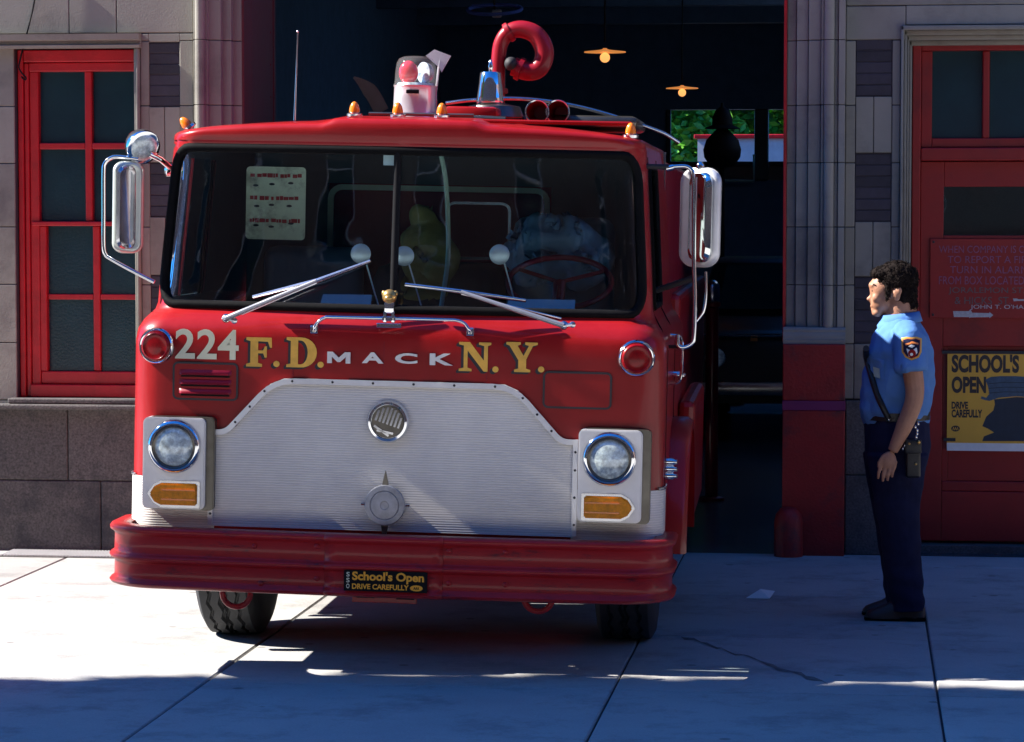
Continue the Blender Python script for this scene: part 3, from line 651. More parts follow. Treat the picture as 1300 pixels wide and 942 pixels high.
def wheel(cx, cy):
    inv = TM.transposed()
    g = TM @ Vector((cx, cy, 0)); dz = g.z   # lift so that it stands on the ground
    wo = D.objects.new('wheel', None); COL.objects.link(wo); wo.parent = T; wo.location = (cx, cy, -dz/cos(TR)); wo.rotation_euler = (0, -TR, 0)
    tyre(0, 0).build('tyre', 'tyre', wo, smooth=30)
    s_ = 1 if cx > 0 else -1
    o = MB(); o.lathe([(.31, -.16), (.31, .05), (.26, .06), (.24, .02), (.12, .03), (.11, .10), (0, .11)], (0, 0, .51), (s_, 0, 0), 24); o.build('rim', 'pipe', wo, smooth=40)
TYX = .985
wheel(-.885, 1.12); wheel(1.0, 1.12); wheel(-.98, 6.0); wheel(.98, 6.0)
# ---- body behind the cab
o = MB(); o.box((-1.08, 2.23, .62), (1.08, 8.2, 1.55)); o.bbox((-1.13, 3.4, .62), (1.13, 8.2, 1.6), .03); o.build('rear_body', 'red', T)
o = MB(); o.bbox((-1.08, 2.28, 1.56), (1.08, 7.5, 2.32), .03); o.build('pump_housing', 'darkred', T)
# front fenders
for sg in (-1, 1):
    fn = MB(); rg = []
    for i in range(19):
        a_ = pi*i/18; rr = .60; cy = 1.12; yy = cy-rr*cos(a_); zz = .50+rr*sin(a_)*.98
        rg.append([Vector((sg*1.185, yy, zz)), Vector((sg*1.26, yy, zz+.0)), Vector((sg*1.285, cy-(rr-.03)*cos(a_), .5+(rr-.03)*sin(a_))), Vector((sg*1.285, cy-(rr-.07)*cos(a_), .5+(rr-.07)*sin(a_))), Vector((sg*1.185, cy-(rr-.05)*cos(a_), .5+(rr-.05)*sin(a_)))])
    fn.loft(rg); fn.build('wheel_arch', 'red', T, smooth=50)
    # side grab bars and small fittings
    o = MB(); o.tube(smoothpath([(sg*1.19, .52, 1.50), (sg*1.235, .52, 1.49), (sg*1.245, .52, 1.42), (sg*1.24, .50, 1.30), (sg*1.19, .50, 1.28)], 4), .008, 6); o.build('side_grab_bar', 'chrome', T, smooth=60)
    o = MB()
    for k in range(3): o.lathe([(.018, 0), (.018, .03), (.01, .04), (.012, .05), (0, .055)], (sg*1.19, .42, .93-.032*k), (sg, 0, 0), 12)
    o.build('side_fitting', 'chrome', T, smooth=50)
# red lower sill at the right and step
o = MB(); o.bbox((1.19, 1.72, .5), (1.275, 3.3, 1.12), .03); o.build('side_panel', 'red', T); o = MB(); o.bbox((-1.275, 1.72, .5), (-1.19, 3.3, 1.12), .03); o.build('side_panel', 'red', T)
# ---- roof equipment
def marker(x, y, z, tilt=0, nm='marker_lamp'):
    ax = Vector((tilt, -.1, 1)); o = MB(); o.lathe([(.036, -.006), (.036, .006), (.026, .010), (.024, .012)], (x, y, z), ax, 18); mk = o.build(nm, 'chrome', T, smooth=50)
    o = MB(); o.lathe([(.024, .01), (.024, .022), (.019, .042), (.010, .056), (0, .06)], (x, y, z), ax, 16); o.build('lens', 'amber', mk, smooth=60)
for px, py in ((450, 146), (505, 145), (561, 147)):
    q = TL(px, py, .24); marker(q.x, .24, 2.462)
marker(-1.0, .32, 2.392, -.85); marker(1.0, .32, 2.392, -.0)
# beacon
q = TL(527, 142, .85); bx = q.x; by = .85; zb = 2.45
z1 = TL(527, 109, by).z; z2 = TL(527, 71, by).z
o = MB(); o.lathe([(.112, 0), (.108, .02), (.104, .035), (.1, z1-zb-.01), (.104, z1-zb)], (bx, by, zb), (0, 0, 1), 36); BE = o.build('beacon', 'beaconmetal', T, smooth=40)
o = MB(); h = z2-z1; o.lathe([(.104, 0), (.104, h*.04), (.099, h*.08), (.097, h*.45), (.091, h*.75), (.080, h*.90), (.06, h*.97), (.03, h*.995), (0, h)], (bx, by, z1), (0, 0, 1), 36); o.build('dome', 'dome', BE, smooth=60)
o = MB(); o.ell((bx-.030, by-.03, z1+.060), (.046, .03, .056), 24); o.lathe([(.03, 0), (.03, .02)], (bx-.03, by-.03, z1), (0, 0, 1), 16); o.build('red_lamp', 'bulb_red', BE, smooth=60)
o = MB(); o.lathe([(.05, 0), (.044, .03), (.02, .05), (0, .052)], (bx+.035, by-.005, z1+.062), (.7, .7, 0), 20); o.lathe([(.09, 0), (.085, .012), (0, .014)], (bx, by, z1+.001), (0, 0, 1), 24); o.build('clear_lamp', 'lamp_glass', BE, smooth=60)
o = MB(); o.bbox((bx-.03, by-.110, z1-.040), (bx+.03, by-.098, z1-.022), .003); o.build('maker_plate', 'black', BE)
# folded card beyond beacon
o = MB(); p = [TL(541, 71, 1.0), TL(552, 63, 1.0), TL(573, 71, 1.0), TL(561, 92, 1.0), TL(558, 86, 1.0)]
o.prism([(v.x, v.z) for v in p], .985, .992); o.build('tag_plate', 'paper', T); 
o = MB(); v = TL(558, 90, 1.0); o.tube([(v.x, .99, v.z+.05), (v.x-.03, .99, 2.44)], .006, 6); o.build('tag_post', 'alu', T)
# chrome bell siren
q = TL(622, 132, .9); zt_ = TL(622, 93, .9).z; zb_ = q.z; h = zt_-zb_
o = MB(); o.lathe([(.062, 0), (.066, .01), (.062, .03), (.055, h*.6), (.050, h), (.044, h+.006), (0, h+.008)], (q.x, .9, zb_), (0, 0, 1), 32); BS = o.build('siren', 'chrome', T, smooth=40)
o = MB(); o.lathe([(.008, 0), (.010, .02), (.013, .03), (.009, .045), (.005, .062), (0, .066)], (q.x, .9, zt_), (0, 0, 1), 12); o.build('finial', 'chrome', BS, smooth=50)
o = MB(); o.lathe([(.14, -.06), (.12, -.01), (.07, .0), (.05, .004)], (q.x+.02, .92, zb_), (0, 0, 1), 24); o.build('siren_base', 'darkchrome', BS, smooth=50)
# red curled suction pipe
P_ = [(632, 132), (632, 100), (633, 75), (636, 55), (646, 41), (662, 37), (680, 44), (690, 60), (690, 76), (682, 88), (668, 90), (652, 84)]
pp = [TL(px, py, 1.5) for px, py in P_]; k_ = .040
o = MB(); o.tube(smoothpath(pp, 6), [k_*(.9+.28*sst((i-14)/30)) for i in range(len(smoothpath(pp, 6)))], 16); DP = o.build('curled_pipe', 'pipe', T, smooth=60)
sp_ = smoothpath(pp, 6)
for i_, r_ in ((3, .05), (24, .05), (len(sp_)-4, .058)):
    d_ = (sp_[i_+1]-sp_[i_]).normalized(); o = MB(); o.lathe([(r_, -.012), (r_, .012)], sp_[i_], d_, 20); o.build('pipe_flange', 'pipe', DP, smooth=40, bevel=.002)
o = MB(); q = pp[-1]; o.ell(q+Vector((-.01, -.02, .01)), (.035, .05, .035), 12); o.build('valve', 'chassis', DP, smooth=60)
# air horns
for px in (682, 708):
    o = MB(); q = TL(px, 142, .7+(px-682)*.002); o.lathe([(.03, .35), (.035, .2), (.045, .08), (.053, .01), (.056, 0), (.05, .0), (.04, .06), (.03, .18)], q, (0, 1, 0), 28)
    AH = o.build('air_horn', 'pipe', T, smooth=50)
    o = MB(); o.tube([(q.x+.053*cos(t*pi/12), q.y-.005, q.z+.053*sin(t*pi/12)) for t in range(24)], .005, 6, closed=True)
    o.build('horn_rim', 'chrome', AH, smooth=60)
# roof rails, red box, antenna, arched rail
o = MB(); q = TL(378, 40, .8); q2 = TL(374, 153, .8); o.tube([q2, q2.lerp(q, .5), q], [.006, .004, .003], 6); o.ell(q, (.006, .006, .006), 8); o.build('antenna', 'chrome_worn', T, smooth=60)
o = MB(); o.tube(smoothpath([TL(566, 131, 1.2), TL(600, 127, 1.2), TL(650, 125, 1.25), TL(700, 129, 1.3), TL(750, 139, 1.35), TL(800, 154, 1.4), TL(840, 168, 1.45), TL(862, 181, 1.5)], 5), .009, 8); o.build('roof_rail', 'chrome_worn', T, smooth=60)
a = TL(596, 135, .6); b_ = TL(631, 153, .6); o = MB(); o.bbox((a.x-.12, .6, 2.44), (b_.x, .9, a.z), .02); o.lathe([(.05, 0), (.05, .02), (0, .02)], (a.x-.2, .6, 2.44), (0, 0, 1), 16); o.build('roof_box', 'red', T, smooth=40)
o = MB(); o.tube([(-.2, .45, 2.475), (.28, .45, 2.475)], .008, 6); o.build('roof_pipe', 'darkchrome', T); o = MB(); o.tube([(.12, .5, 2.47), (.42, .5, 2.46)], .014, 8); o.build('roof_pipe', 'darkchrome', T, smooth=60)
o = MB(); o.bbox((.45, .9, 2.44), (1.0, 1.7, 2.5), .04); o.build('roof_hatch', 'darkchrome', T, smooth=40)
o = MB(); o.bbox((.15, .4, 2.44), (1.0, .43, 2.458), .006); o.build('roof_rib', 'red', T)
# spotlight
q = TL(182, 187, .2); ax = Vector((.55, -.75, -.35)).normalized(); o = MB()
o.lathe([(0, -.105), (.03, -.10), (.058, -.075), (.075, -.035), (.08, 0), (.078, .008), (.07, .010)], q, ax, 32); SP = o.build('spotlight', 'chrome', T, smooth=50)
o = MB(); o.lathe([(.07, .0), (.06, .012), (.03, .02), (0, .022)], q, ax, 28); o.build('lens', 'lamp_glass', SP, smooth=60)
o = MB(); e = S(-1.2, 2.2); o.tube([q+Vector((.03, 0, -.03)), q+Vector((.07, .03, -.05)), e], .014, 8); o.lathe([(.03, -.02), (.03, .03), (.015, .04)], e, (-1, -.3, 0), 14); o.build('spotlight_bracket', 'chrome', SP, smooth=50)
# mirrors
y = .18
def TLs(l, yy): return [TL(a_, b2, yy) for a_, b2 in l]
o = MB(); pts = TLs([(176, 202), (150, 199), (140, 201), (133, 208), (131.5, 220), (131.5, 270), (131.5, 312), (134, 323), (140, 328), (165, 342), (196, 358)], y); o.tube(smoothpath(pts, 4), .0095, 8)
MR = o.build('mirror_arm', 'chrome', T, smooth=60)
def mirror(px0, py0, px1, py1, y, mat_, tilt, glass, parent=T):
    a_ = TL(px0, py0, y); b2 = TL(px1, py1, y); mb = MB(); cx = (a_.x+b2.x)/2
    pl = rrect(a_.x, b2.x, b2.z, a_.z, (b2.x-a_.x)*.36, 6)
    def ring(s_, yo): 
        cz = (a_.z+b2.z)/2; w = (b2.x-a_.x)/2
        return [Vector((cx+(p[0]-cx)*s_, y+yo+tilt*(p[0]-cx), cz+(p[1]-cz)*(1-(1-s_)*.25))) for p in pl]
    mb.loft([ring(1, 0), ring(1.0, .018), ring(.8, .05), ring(.4, .058)]); o_ = mb.build('mirror', mat_, parent, smooth=40)
    mb = MB(); mb.loft([ring(.98, -.0), ring(.96, -.012), ring(.82, -.020), ring(.68, -.022)]); mb.build('mirror_face', mat_, o_, smooth=50)
    mb = MB(); mb.loft([ring(.62, -.022), ring(.55, -.034), ring(.3, -.038)]); mb.build('mirror_boss', glass, o_, smooth=50)
    return o_
mirror(146, 204, 178, 322, y, 'mirrorback', .6, 'chrome_worn')
y = .42
mirror(864, 212, 914, 340, y, 'alu', -.5, 'mirrorglass')
o = MB(); yy = y-.05; o.tube(smoothpath(TLs([(850, 212), (868, 211), (876, 214), (880, 224), (881, 270), (881, 330), (882, 380), (881, 425), (878, 436), (868, 441), (861, 438), (860, 425)], yy), 4), .010, 8)
o.tube(smoothpath(TLs([(896, 345), (896, 375), (893, 395), (884, 408)], y+.05), 4), .007, 8); q = TL(889, 214, y); o.lathe([(.018, 0), (.02, .015), (.01, .03), (0, .032)], q, (0, 0, 1), 12); o.tube(TLs([(846, 214), (855, 212)], yy), .014, 8)
o.build('mirror_arm', 'chrome', T, smooth=60)
q = TL(868, 441, yy); q2 = TL(850, 212, yy)
for pa_, pb_, r_ in ((q, (1.19, .42, q.z), .008), (q2, (1.06, .36, q2.z), .012), (TL(883, 352, y), (1.12, .5, 1.70), .014)):
    o = MB(); o.tube([pa_, pb_], r_, 8); o.build('mirror_bracket', 'chassis', T, smooth=50)
# ---- cab interior
o = MB(); o.bbox((-1.0, .36, 1.42), (1.0, .80, 1.54), .03); o.bbox((-1.02, .2, 1.3), (1.02, .40, 1.535), .02); o.build('dashboard', 'dark', T, smooth=40)
o = MB(); o.box((-1.08, 2.16, .9), (-.66, 2.2, 2.36)); o.box((.50, 2.16, .9), (1.08, 2.2, 2.36)); o.box((-.66, 2.16, .9), (.50, 2.2, 1.55)); o.box((-.66, 2.16, 2.17), (.50, 2.2, 2.36)); o.box((-1.08, 1.0, .85), (1.08, 2.2, .9)); o.build('cab_back_wall', 'cabgrey', T)
o = MB(); pl = rrect(-.64, .48, 1.58, 2.15, .06); pl.append(pl[0]); strip(o, pl, .028, 2.13, 2.155); o.build('rear_window_frame', 'palegreen2', T)
o = MB(); pl = rrect(-.02, .30, 1.80, 2.08, .04); pl.append(pl[0]); strip(o, pl, .014, 2.02, 2.04); o.build('sliding_window_frame', 'chrome_worn', T)
a = TL(313, 211, 1.25); b_ = TL(387, 305, 1.25); o = MB(); o.prism(rrect(a.x, b_.x, b_.z, a.z, .02), 1.25, 1.256); PL = o.build('instruction_placard', 'placard', T)
o = MB()
rp = random.Random(5)
for k in range(3):
    z = a.z-(a.z-b_.z)*(.09+.31*k); x = a.x+.02
    while x < b_.x-.035:
        w_ = rp.uniform(.008, .03); o.box((x, 1.248, z-.020+rp.uniform(-.002, .002)), (min(x+w_, b_.x-.02), 1.2495, z-rp.uniform(0, .004))); x += w_+rp.choice((.002, .003, .012))
o.build('placard_text', 'textred', PL)
o = MB()
for i in range(3):
    for j in range(3):
        o.ell((a.x+.05+.085*i+random.uniform(-.01, .01), 1.249, a.z-(a.z-b_.z)*(.24+.28*j)+random.uniform(-.01, .01)), (.014, .001, .006))
o.build('placard_marks', 'dark', PL)
for x in (-.62, .62):
    o = MB(); o.bbox((x-.26, 1.0, .95), (x+.26, 1.5, 1.3), .06, 3); o.build('seat', 'seat', T, smooth=50)
    o = MB(); o.bbox((x-.25, 1.45, 1.25), (x+.25, 1.6, 2.02 if x > 0 else 1.85), .07, 3); o.build('seat_back', 'seat', T, smooth=50)
o = MB(); cc = Vector((.66, .78, 1.72)); tl = Matrix.Rotation(radians(28), 3, 'X')
o.tube([cc+tl @ Vector((.24*cos(t*pi/16), .24*sin(t*pi/16), 0)) for t in range(32)], .014, 8, closed=True)
for t in (30, 150, 270): o.tube([cc, cc+tl @ Vector((.24*cos(radians(t)), .24*sin(radians(t)), 0))], .010, 6)
o.tube([cc, cc+Vector((0, -.2, -.3))], .03, 8); o.build('steering_wheel', 'darkred', T, smooth=60)
for px, py in ((458, 322), (513, 325), (634, 323)):
    q = TL(px, py, .45); o = MB(); o.lathe([(.0, -.012), (.035, -.008), (.046, .0), (.035, .008), (0, .01)], q, (.1, -1, 0), 24); FN = o.build('round_reflector', 'alu', T, smooth=60)
    o = MB(); o.tube([q+Vector((.02, .01, -.03)), q+Vector((.1, .05, 1.53-q.z))], .004, 6); o.build('reflector_stem', 'alu', FN)
o = MB(); o.tube(smoothpath([TL(558, 188, 1.0), TL(566, 230, 1.0), TL(569, 290, .98), TL(568, 335, .9), TL(560, 390, .8)], 5), .011, 8); o.build('reflection_streak_tube', 'palegreen', T, smooth=60)  # pale tube stands in for a reflection streak in the glass
o = MB(); q = TL(545, 300, 1.3); o.ell(q+Vector((0, 0, -.05)), (.12, .10, .13), 14); o.ell(q+Vector((-.03, 0, .09)), (.06, .06, .07), 12); o.ell(q+Vector((.06, -.03, -.1)), (.09, .08, .12), 12); o.bbox(q+Vector((-.13, -.02, -.3)), q+Vector((.10, .04, .02)), .03); remeshed(o, 'canvas_coat', 'olive', T, .012, 3, .05, 9)
o = MB(); q = TL(705, 300, 1.25); o.ell(q+Vector((0, 0, -.02)), (.20, .12, .13), 16); o.ell(q+Vector((.09, .02, -.1)), (.18, .12, .16), 16); o.ell(q+Vector((-.12, .0, -.1)), (.14, .1, .13), 14); remeshed(o, 'blue_coat', 'seat', T, .012, 2, .06, 9)
o = MB(); a_ = TL(487, 195, .13); b2 = TL(500, 210, .13); o.box((a_.x, .13, b2.z), (b2.x, .133, a_.z)); o.build('inspection_sticker', 'paper', T)
o = MB(); o.bbox((-.30, 1.3, 1.0), (.30, 2.0, 1.78), .08); o.build('engine_cover', 'dark', T, smooth=50)
# loose things in the cab
def card(name, px0, py0, px1, py1, y, m_, lab, cat, lean=.06):
    a_ = TL(px0, py0, y); b2 = TL(px1, py1, y); z0_ = b2.z
    e = empty(name, TO+TM @ Vector(((a_.x+b2.x)/2, y, z0_)), TM.to_euler(), label=lab, cat=cat); w = (b2.x-a_.x)/2; h_ = a_.z-z0_
    return e, w, h_
for nm, px0, py0, px1, py1, y, lab in (('paper_sheet', 405, 373, 470, 394, .31, 'white paper sheet with a dark smudge leaning on the left side of the dashboard'), ('paper_pad', 640, 379, 729, 400, .31, 'wide pale paper pad lying behind the right windscreen wiper')):
    a_ = TL(px0, py0, y); b2 = TL(px1, py1, y); w = (b2.x-a_.x)/2; h_ = a_.z-b2.z
    mb = MB(); mb.add([(-w, 0, 0), (w, 0, 0), (w, .04, h_), (-w*.9, .04, h_*.96), (-w, .003, 0), (w, .003, 0), (w, .043, h_), (-w*.9, .043, h_*.96)], [(0,1,2,3),(7,6,5,4),(0,4,5,1),(1,5,6,2),(2,6,7,3),(3,7,4,0)])
    ob = mb.build(nm, 'paper', None); ob.location = TO+TM @ Vector(((a_.x+b2.x)/2, y, max(b2.z, 1.537))); ob.rotation_euler = TM.to_euler(); tag(ob, lab, 'paper')
# ================================================================== fire station building
B = empty('fire_station', (0, 0, 0), label='limestone and granite firehouse front with red painted window, door and open garage bay', cat='building')
YL = -.46; YR = 0.0
def X(px, Y): return W(px, 300, Y).x
ZJ = [-.1, .904, 1.25, 1.60, 1.944, 2.324, 2.664, 3.046, 3.55, 4.1]
def blocks(mb, x0, x1, y0, y1, z0, z1, xs=(), gap=.004, zj=ZJ, skip=()):
    zz = [z0]+[z for z in zj if z0+.02 < z < z1-.02]+[z1]
    for k, (a, b) in enumerate(zip(zz, zz[1:])):
        X_ = [x0]+[x for i, x in enumerate(xs) if x0 < x < x1 and ((i+k) % 2 == 0 or len(xs) == 1)]+[x1]
        for c_, d in zip(X_, X_[1:]): mb.bbox((c_+gap/2, y0, a+gap/2), (d-gap/2, y1, b-gap/2), .004, 1)
def backing(x0, x1, y0, z0, z1): pass
# -- left wing
xl0 = X(-900, YL); xw0 = X(20, YL); xw1 = X(172, YL); xp = X(247, YL); zs = W(100, 505, YL).z; zh = W(100, 62, YL).z; zl = W(100, 43, YL).z
st = MB(); bk = MB()
blocks(st, xl0, xw0, YL, YL+.25, .88, zl, [xw0-.55, xw0-1.2, xw0-1.9, xw0-2.6]); blocks(st, xw1+.035, X(191, YL), YL, YL+.25, .88, zl)
blocks(st, X(229, YL), xp, YL, YL+.25, .88, zl)
xa_, xb_ = X(190.5, YL), X(229.5, YL)
pan = []
for za, zb_ in ((W(210, 135, YL).z, W(210, 54, YL).z), (W(210, 275, YL).z, W(210, 207, YL).z), (W(210, 420, YL).z, W(210, 350, YL).z)): pan.append((za, zb_))
prev = .88
for za, zb_ in sorted(pan): st.bbox((xa_, YL, prev+.002), ((xa_+xb_)/2-.002, YL+.25, za-.004), .003, 1); st.bbox(((xa_+xb_)/2+.002, YL, prev+.002), (xb_, YL+.25, za-.004), .003, 1); prev = zb_+.004
st.bbox((xa_, YL, prev), (xb_, YL+.25, zl-.002), .003, 1)
ZT = 4.1
blocks(st, xl0, X(90, YL), YL, YL+.25, zl+.002, ZT, [-5, -4]); blocks(st, X(90, YL), xp, YL, YL+.25, zl+.002, ZT, [X(150, YL)], zj=[3.55])
for zz in (4.5, 5.0, 5.5, 6.0, 6.5, 7.0, 7.5, 8.0, 8.5, 9.0, 9.5): blocks(st, xl0, xp, YL, YL+.25, zz-.4 if zz == 4.5 else zz-.5, zz, [-6, -5, -4, -3], zj=[])
st.build('wall', 'stone', B)
bk.box((xl0, YL+.012, .88), (xw0, YL+.24, 9.4)); bk.box((xw1+.03, YL+.012, .88), (xp, YL+.24, 9.4)); bk.box((xw0, YL+.012, zl), (xw1+.03, YL+.24, 9.4)); bk.build('mortar', 'joint', B)
# moulded lintel above the window and side moulding
mo = MB(); prf = [(0, 0), (-.05, 0), (-.055, .02), (-.03, .03), (-.028, .045), (-.06, .055), (-.065, .095), (0, .1)]
z0_ = zh+.001; hgt = zl-zh
rg = [[Vector((x, YL+a*1.1+.002, z0_+b/.1*hgt)) for a, b in prf] for x in (xl0, xw1+.045)]; mo.loft(rg)
mo.bbox((xw1+.002, YL-.02, .88), (xw1+.018, YL+.2, z0_-.002), .004); mo.bbox((xw1+.020, YL-.045, .88), (xw1+.034, YL+.2, z0_-.002), .004)
mo.build('window_moulding', 'stone', B, smooth=30)
def panelbricks(xa, xb, za, zb, y):
    mb = MB(); mb.box((xa-.003, y+.02, za-.003), (xb+.003, y+.2, zb+.003)); P0 = mb.build('brick_panel', 'white_joint', B)
    mb = MB(); n = max(2, round((zb-za)/.063)); h = (zb-za)/n
    for i in range(n): mb.bbox((xa+.002, y+.006+random.uniform(0, .004), za+i*h+.0025), (xb-.002, y+.18, za+(i+1)*h-.0025), .003, 1)
    mb.build('bricks', 'brickdark', P0)
for za, zb_ in pan: panelbricks(xa_, xb_, za, zb_, YL)
# granite plinth, left
gz = W(100, 515, YL).z; g = MB()
for za, zb_, xs in ((-.1, .426, [-4.2, -3.3, -2.42]), (.426, gz, [-3.9, -2.62, -2.0])):
    blocks(g, xl0, xp+.1, YL-.03, YL+.25, za, zb_, [], zj=[]) if 0 else None
    X_ = [xl0]+xs+[xp+.06]
    for c_, d in zip(X_, X_[1:]): g.bbox((c_+.003, YL-.03, za+.003), (d-.003, YL+.3, zb_-.003), .006, 2)
g.build('granite_plinth', 'granite', B)
g = MB(); g.box((xl0, YL-.015, -.1), (xp+.05, YL+.2, gz-.01)); g.build('plinth_mortar', 'granite', B)
g = MB(); g.bbox((xl0, YL-.10, gz-.02), (xp+.05, YL+.2, gz+.012), .01); g.bbox((xw0-.04, YL-.07, gz+.014), (xw1+.03, YL+.2, zs-.002), .008); g.build('sill', 'granite', B)
# left window
def wx(px): return X(px, YL)
def wz(py): return W(100, py, YL).z
Wn = empty('window', (0, 0, 0)); Wn.parent = B
f = MB(); yf = YL+.05
f.bbox((wx(20)+.004, yf, zs), (wx(28), yf+.15, zh), .006); f.bbox((wx(28)+.002, yf+.015, zs), (wx(34), yf+.15, zh-.08), .006); f.bbox((wx(34)+.001, yf+.03, zs), (wx(45.5), yf+.15, wz(90)), .005)
f.bbox((wx(169.5), yf+.03, zs), (wx(172)-.002, yf+.15, zh), .004)
f.bbox((wx(28)+.002, yf, wz(78)), (wx(169), yf+.15, zh-.002), .006); f.bbox((wx(34), yf+.02, wz(90)), (wx(169), yf+.15, wz(78)-.002), .006)
f.bbox((wx(34), yf-.01, zs+.001), (wx(169), yf+.15, wz(489)), .006); f.bbox((wx(45.6), yf+.035, wz(489)+.001), (wx(169), yf+.12, wz(472.5)), .006)
f.build('frame', 'frame_red', Wn)
g = MB(); g.bbox((wx(104), yf+.035, wz(281)), (wx(113), yf+.10, wz(90)), .006); g.bbox((wx(45.6), yf+.036, wz(189)), (wx(103.9), yf+.10, wz(181)), .005); g.bbox((wx(113.1), yf+.036, wz(189)), (wx(169.4), yf+.10, wz(181)), .005)
g.bbox((wx(36), yf+.01, wz(287)), (wx(169.4), yf+.12, wz(281.2)), .006)
g.bbox((wx(45.6), yf+.03, wz(472)), (wx(54), yf+.10, wz(287.2)), .005)
g.bbox((wx(112), yf+.05, wz(472)), (wx(121), yf+.11, wz(287.2)), .006); g.bbox((wx(54.1), yf+.051, wz(381)), (wx(111.9), yf+.11, wz(374)), .005); g.bbox((wx(121.1), yf+.051, wz(381)), (wx(169.4), yf+.11, wz(374)), .005)
g.build('glazing_bar', 'frame_red', Wn)
# wired glass
m, nt, b = newmat('wired obscured glass'); N = nt.nodes; L = nt.links; tc = N.new('ShaderNodeTexCoord')
vo = N.new('ShaderNodeTexVoronoi'); vo.inputs['Scale'].default_value = 70; mp = N.new('ShaderNodeMapping'); L.new(tc.outputs['Object'], mp.inputs[0]); L.new(mp.outputs[0], vo.inputs['Vector'])
nn = N.new('ShaderNodeTexNoise'); nn.inputs['Scale'].default_value = 5; nn.inputs['Detail'].default_value = 6; L.new(tc.outputs['Object'], nn.inputs['Vector'])
cr = N.new('ShaderNodeValToRGB'); cr.color_ramp.elements[0].color = (.004, .018, .028, 1); cr.color_ramp.elements[1].color = (.012, .05, .065, 1); L.new(nn.outputs['Fac'], cr.inputs[0]); L.new(cr.outputs[0], b.inputs['Base Color'])
bp = N.new('ShaderNodeBump'); bp.inputs['Distance'].default_value = .0003; L.new(vo.outputs['Distance'], bp.inputs['Height']); L.new(bp.outputs[0], b.inputs['Normal']); b.inputs['Roughness'].default_value = .22; M['wired'] = m
for a_, b2, c_, d in ((45, 104, 90, 181), (113, 170, 90, 181), (45, 104, 189, 281), (113, 170, 189, 281), (54, 112, 287, 374), (121, 170, 287, 374), (54, 112, 381, 473), (121, 170, 381, 473)):
    g = MB(); g.box((wx(a_), yf+.075, wz(d)), (wx(b2), yf+.081, wz(c_))); g.build('pane', 'wired', Wn)
g = MB(); g.box((wx(28), yf+.2, zs-.05), (wx(172), yf+.21, zh+.05)); g.build('blind', 'dark', Wn)
# left pilaster: round moulding and steps back to the opening
def pil(cols, name):
    mb = MB(); bkk = MB()
    for px0, px1, Y, kind in cols:
        a_, b2 = X(px0, Y), X(px1, Y)
        zz = [.95]+[z for z in ZJ if z > 1.0]; zz = [z for z in zz if z <= 4.1]
        for z0, z1 in zip(zz, zz[1:]):
            if kind == 'round':
                c_ = ((a_+b2)/2); r = (b2-a_)/2; pl = [(c_+r*cos(radians(t)), Y-r*.75*sin(radians(t))) for t in range(0, 181, 18)]+[(a_, Y+.30), (b2, Y+.30)]
                mb.prism([(p[0], p[1]) for p in pl], z0+.002, z1-.002, 'xy')
            else: mb.bbox((a_+.001, Y, z0+.002), (b2-.001, Y+.30, z1-.002), .003, 1)
        bkk.box((a_+.003, Y+.012, .95), (b2-.003, Y+.29, 9.4))
    mb.build(name, 'stone', B, smooth=30); bkk.build('pilaster_core', 'joint', B)
pil([(247, 249, YL-.08, 0), (249, 261, YL-.10, 'round'), (261, 265, YL-.07, 0), (265, 282, YL-.03, 0), (283, 295, YL+.02, 0), (296, 308.5, YL+.08, 0)], 'pilaster')
g = MB(); g.bbox((X(247, YL), YL-.01, -.1), (X(309, YL+.1), YL+.25, .95), .006); g.build('painted_base', 'pier_red', B)
# steel jamb of the opening, left
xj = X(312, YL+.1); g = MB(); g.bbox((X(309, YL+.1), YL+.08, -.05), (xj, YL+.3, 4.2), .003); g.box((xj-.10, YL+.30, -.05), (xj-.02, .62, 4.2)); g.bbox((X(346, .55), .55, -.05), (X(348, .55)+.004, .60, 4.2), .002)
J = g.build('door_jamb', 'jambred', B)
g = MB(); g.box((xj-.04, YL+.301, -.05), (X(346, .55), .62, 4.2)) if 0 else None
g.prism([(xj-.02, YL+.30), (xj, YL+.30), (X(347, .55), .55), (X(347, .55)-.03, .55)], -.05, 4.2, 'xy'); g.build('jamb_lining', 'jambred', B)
g = MB()
for px, Y in ((317, -.05), (343, .48)):
    for z in (3.15, 2.95, 2.75, 2.55, 2.35, 2.1, 1.85): g.ell((X(px, Y), Y-.005, z), (.012, .008, .012), 8)
g.build('rivet', 'darkred', J)
# -- right pilaster
YP = -.11
pil([(998, 1010, YP+.12, 0), (1010, 1025, YP+.09, 0), (1025, 1041, YP+.06, 0), (1041, 1045, YP+.03, 0), (1045, 1058, YP+.02, 'round'), (1058, 1063, YP+.03, 0), (1063, 1072, YP+.01, 0)], 'pilaster')
mo = MB()
for k, (w, h0, h1) in enumerate(((0, 1.25, 1.29), (.0, 1.25, 1.27))): pass
rg = []
for i, (dz, dy) in enumerate([(-.01, -.035), (.03, -.035), (.034, -.026), (.055, -.026), (.075, -.012), (.085, -.014), (.10, -.002)]):
    z = 1.25+dz; a_, b2 = X(995, YP), X(1074, YP); rg.append([Vector((a_, YP+dy, z)), Vector((b2, YP+dy, z)), Vector((b2, YP+.2, z)), Vector((a_, YP+.2, z))])
mo.loft(rg); mo.build('pilaster_base', 'stone', B, smooth=40)
yb = -.17; a_, b2 = X(994.5, yb), X(1074, yb); z1_, z2_ = W(1035, 521, yb).z, W(1035, 509, yb).z; zt = W(1035, 437, yb).z
g = MB(); g.bbox((a_, yb, z2_+.001), (b2, yb+.35, zt), .006); g.bbox((a_, yb, -.06), (b2, yb+.35, z1_-.001), .006); g.build('painted_base', 'pier_red', B)
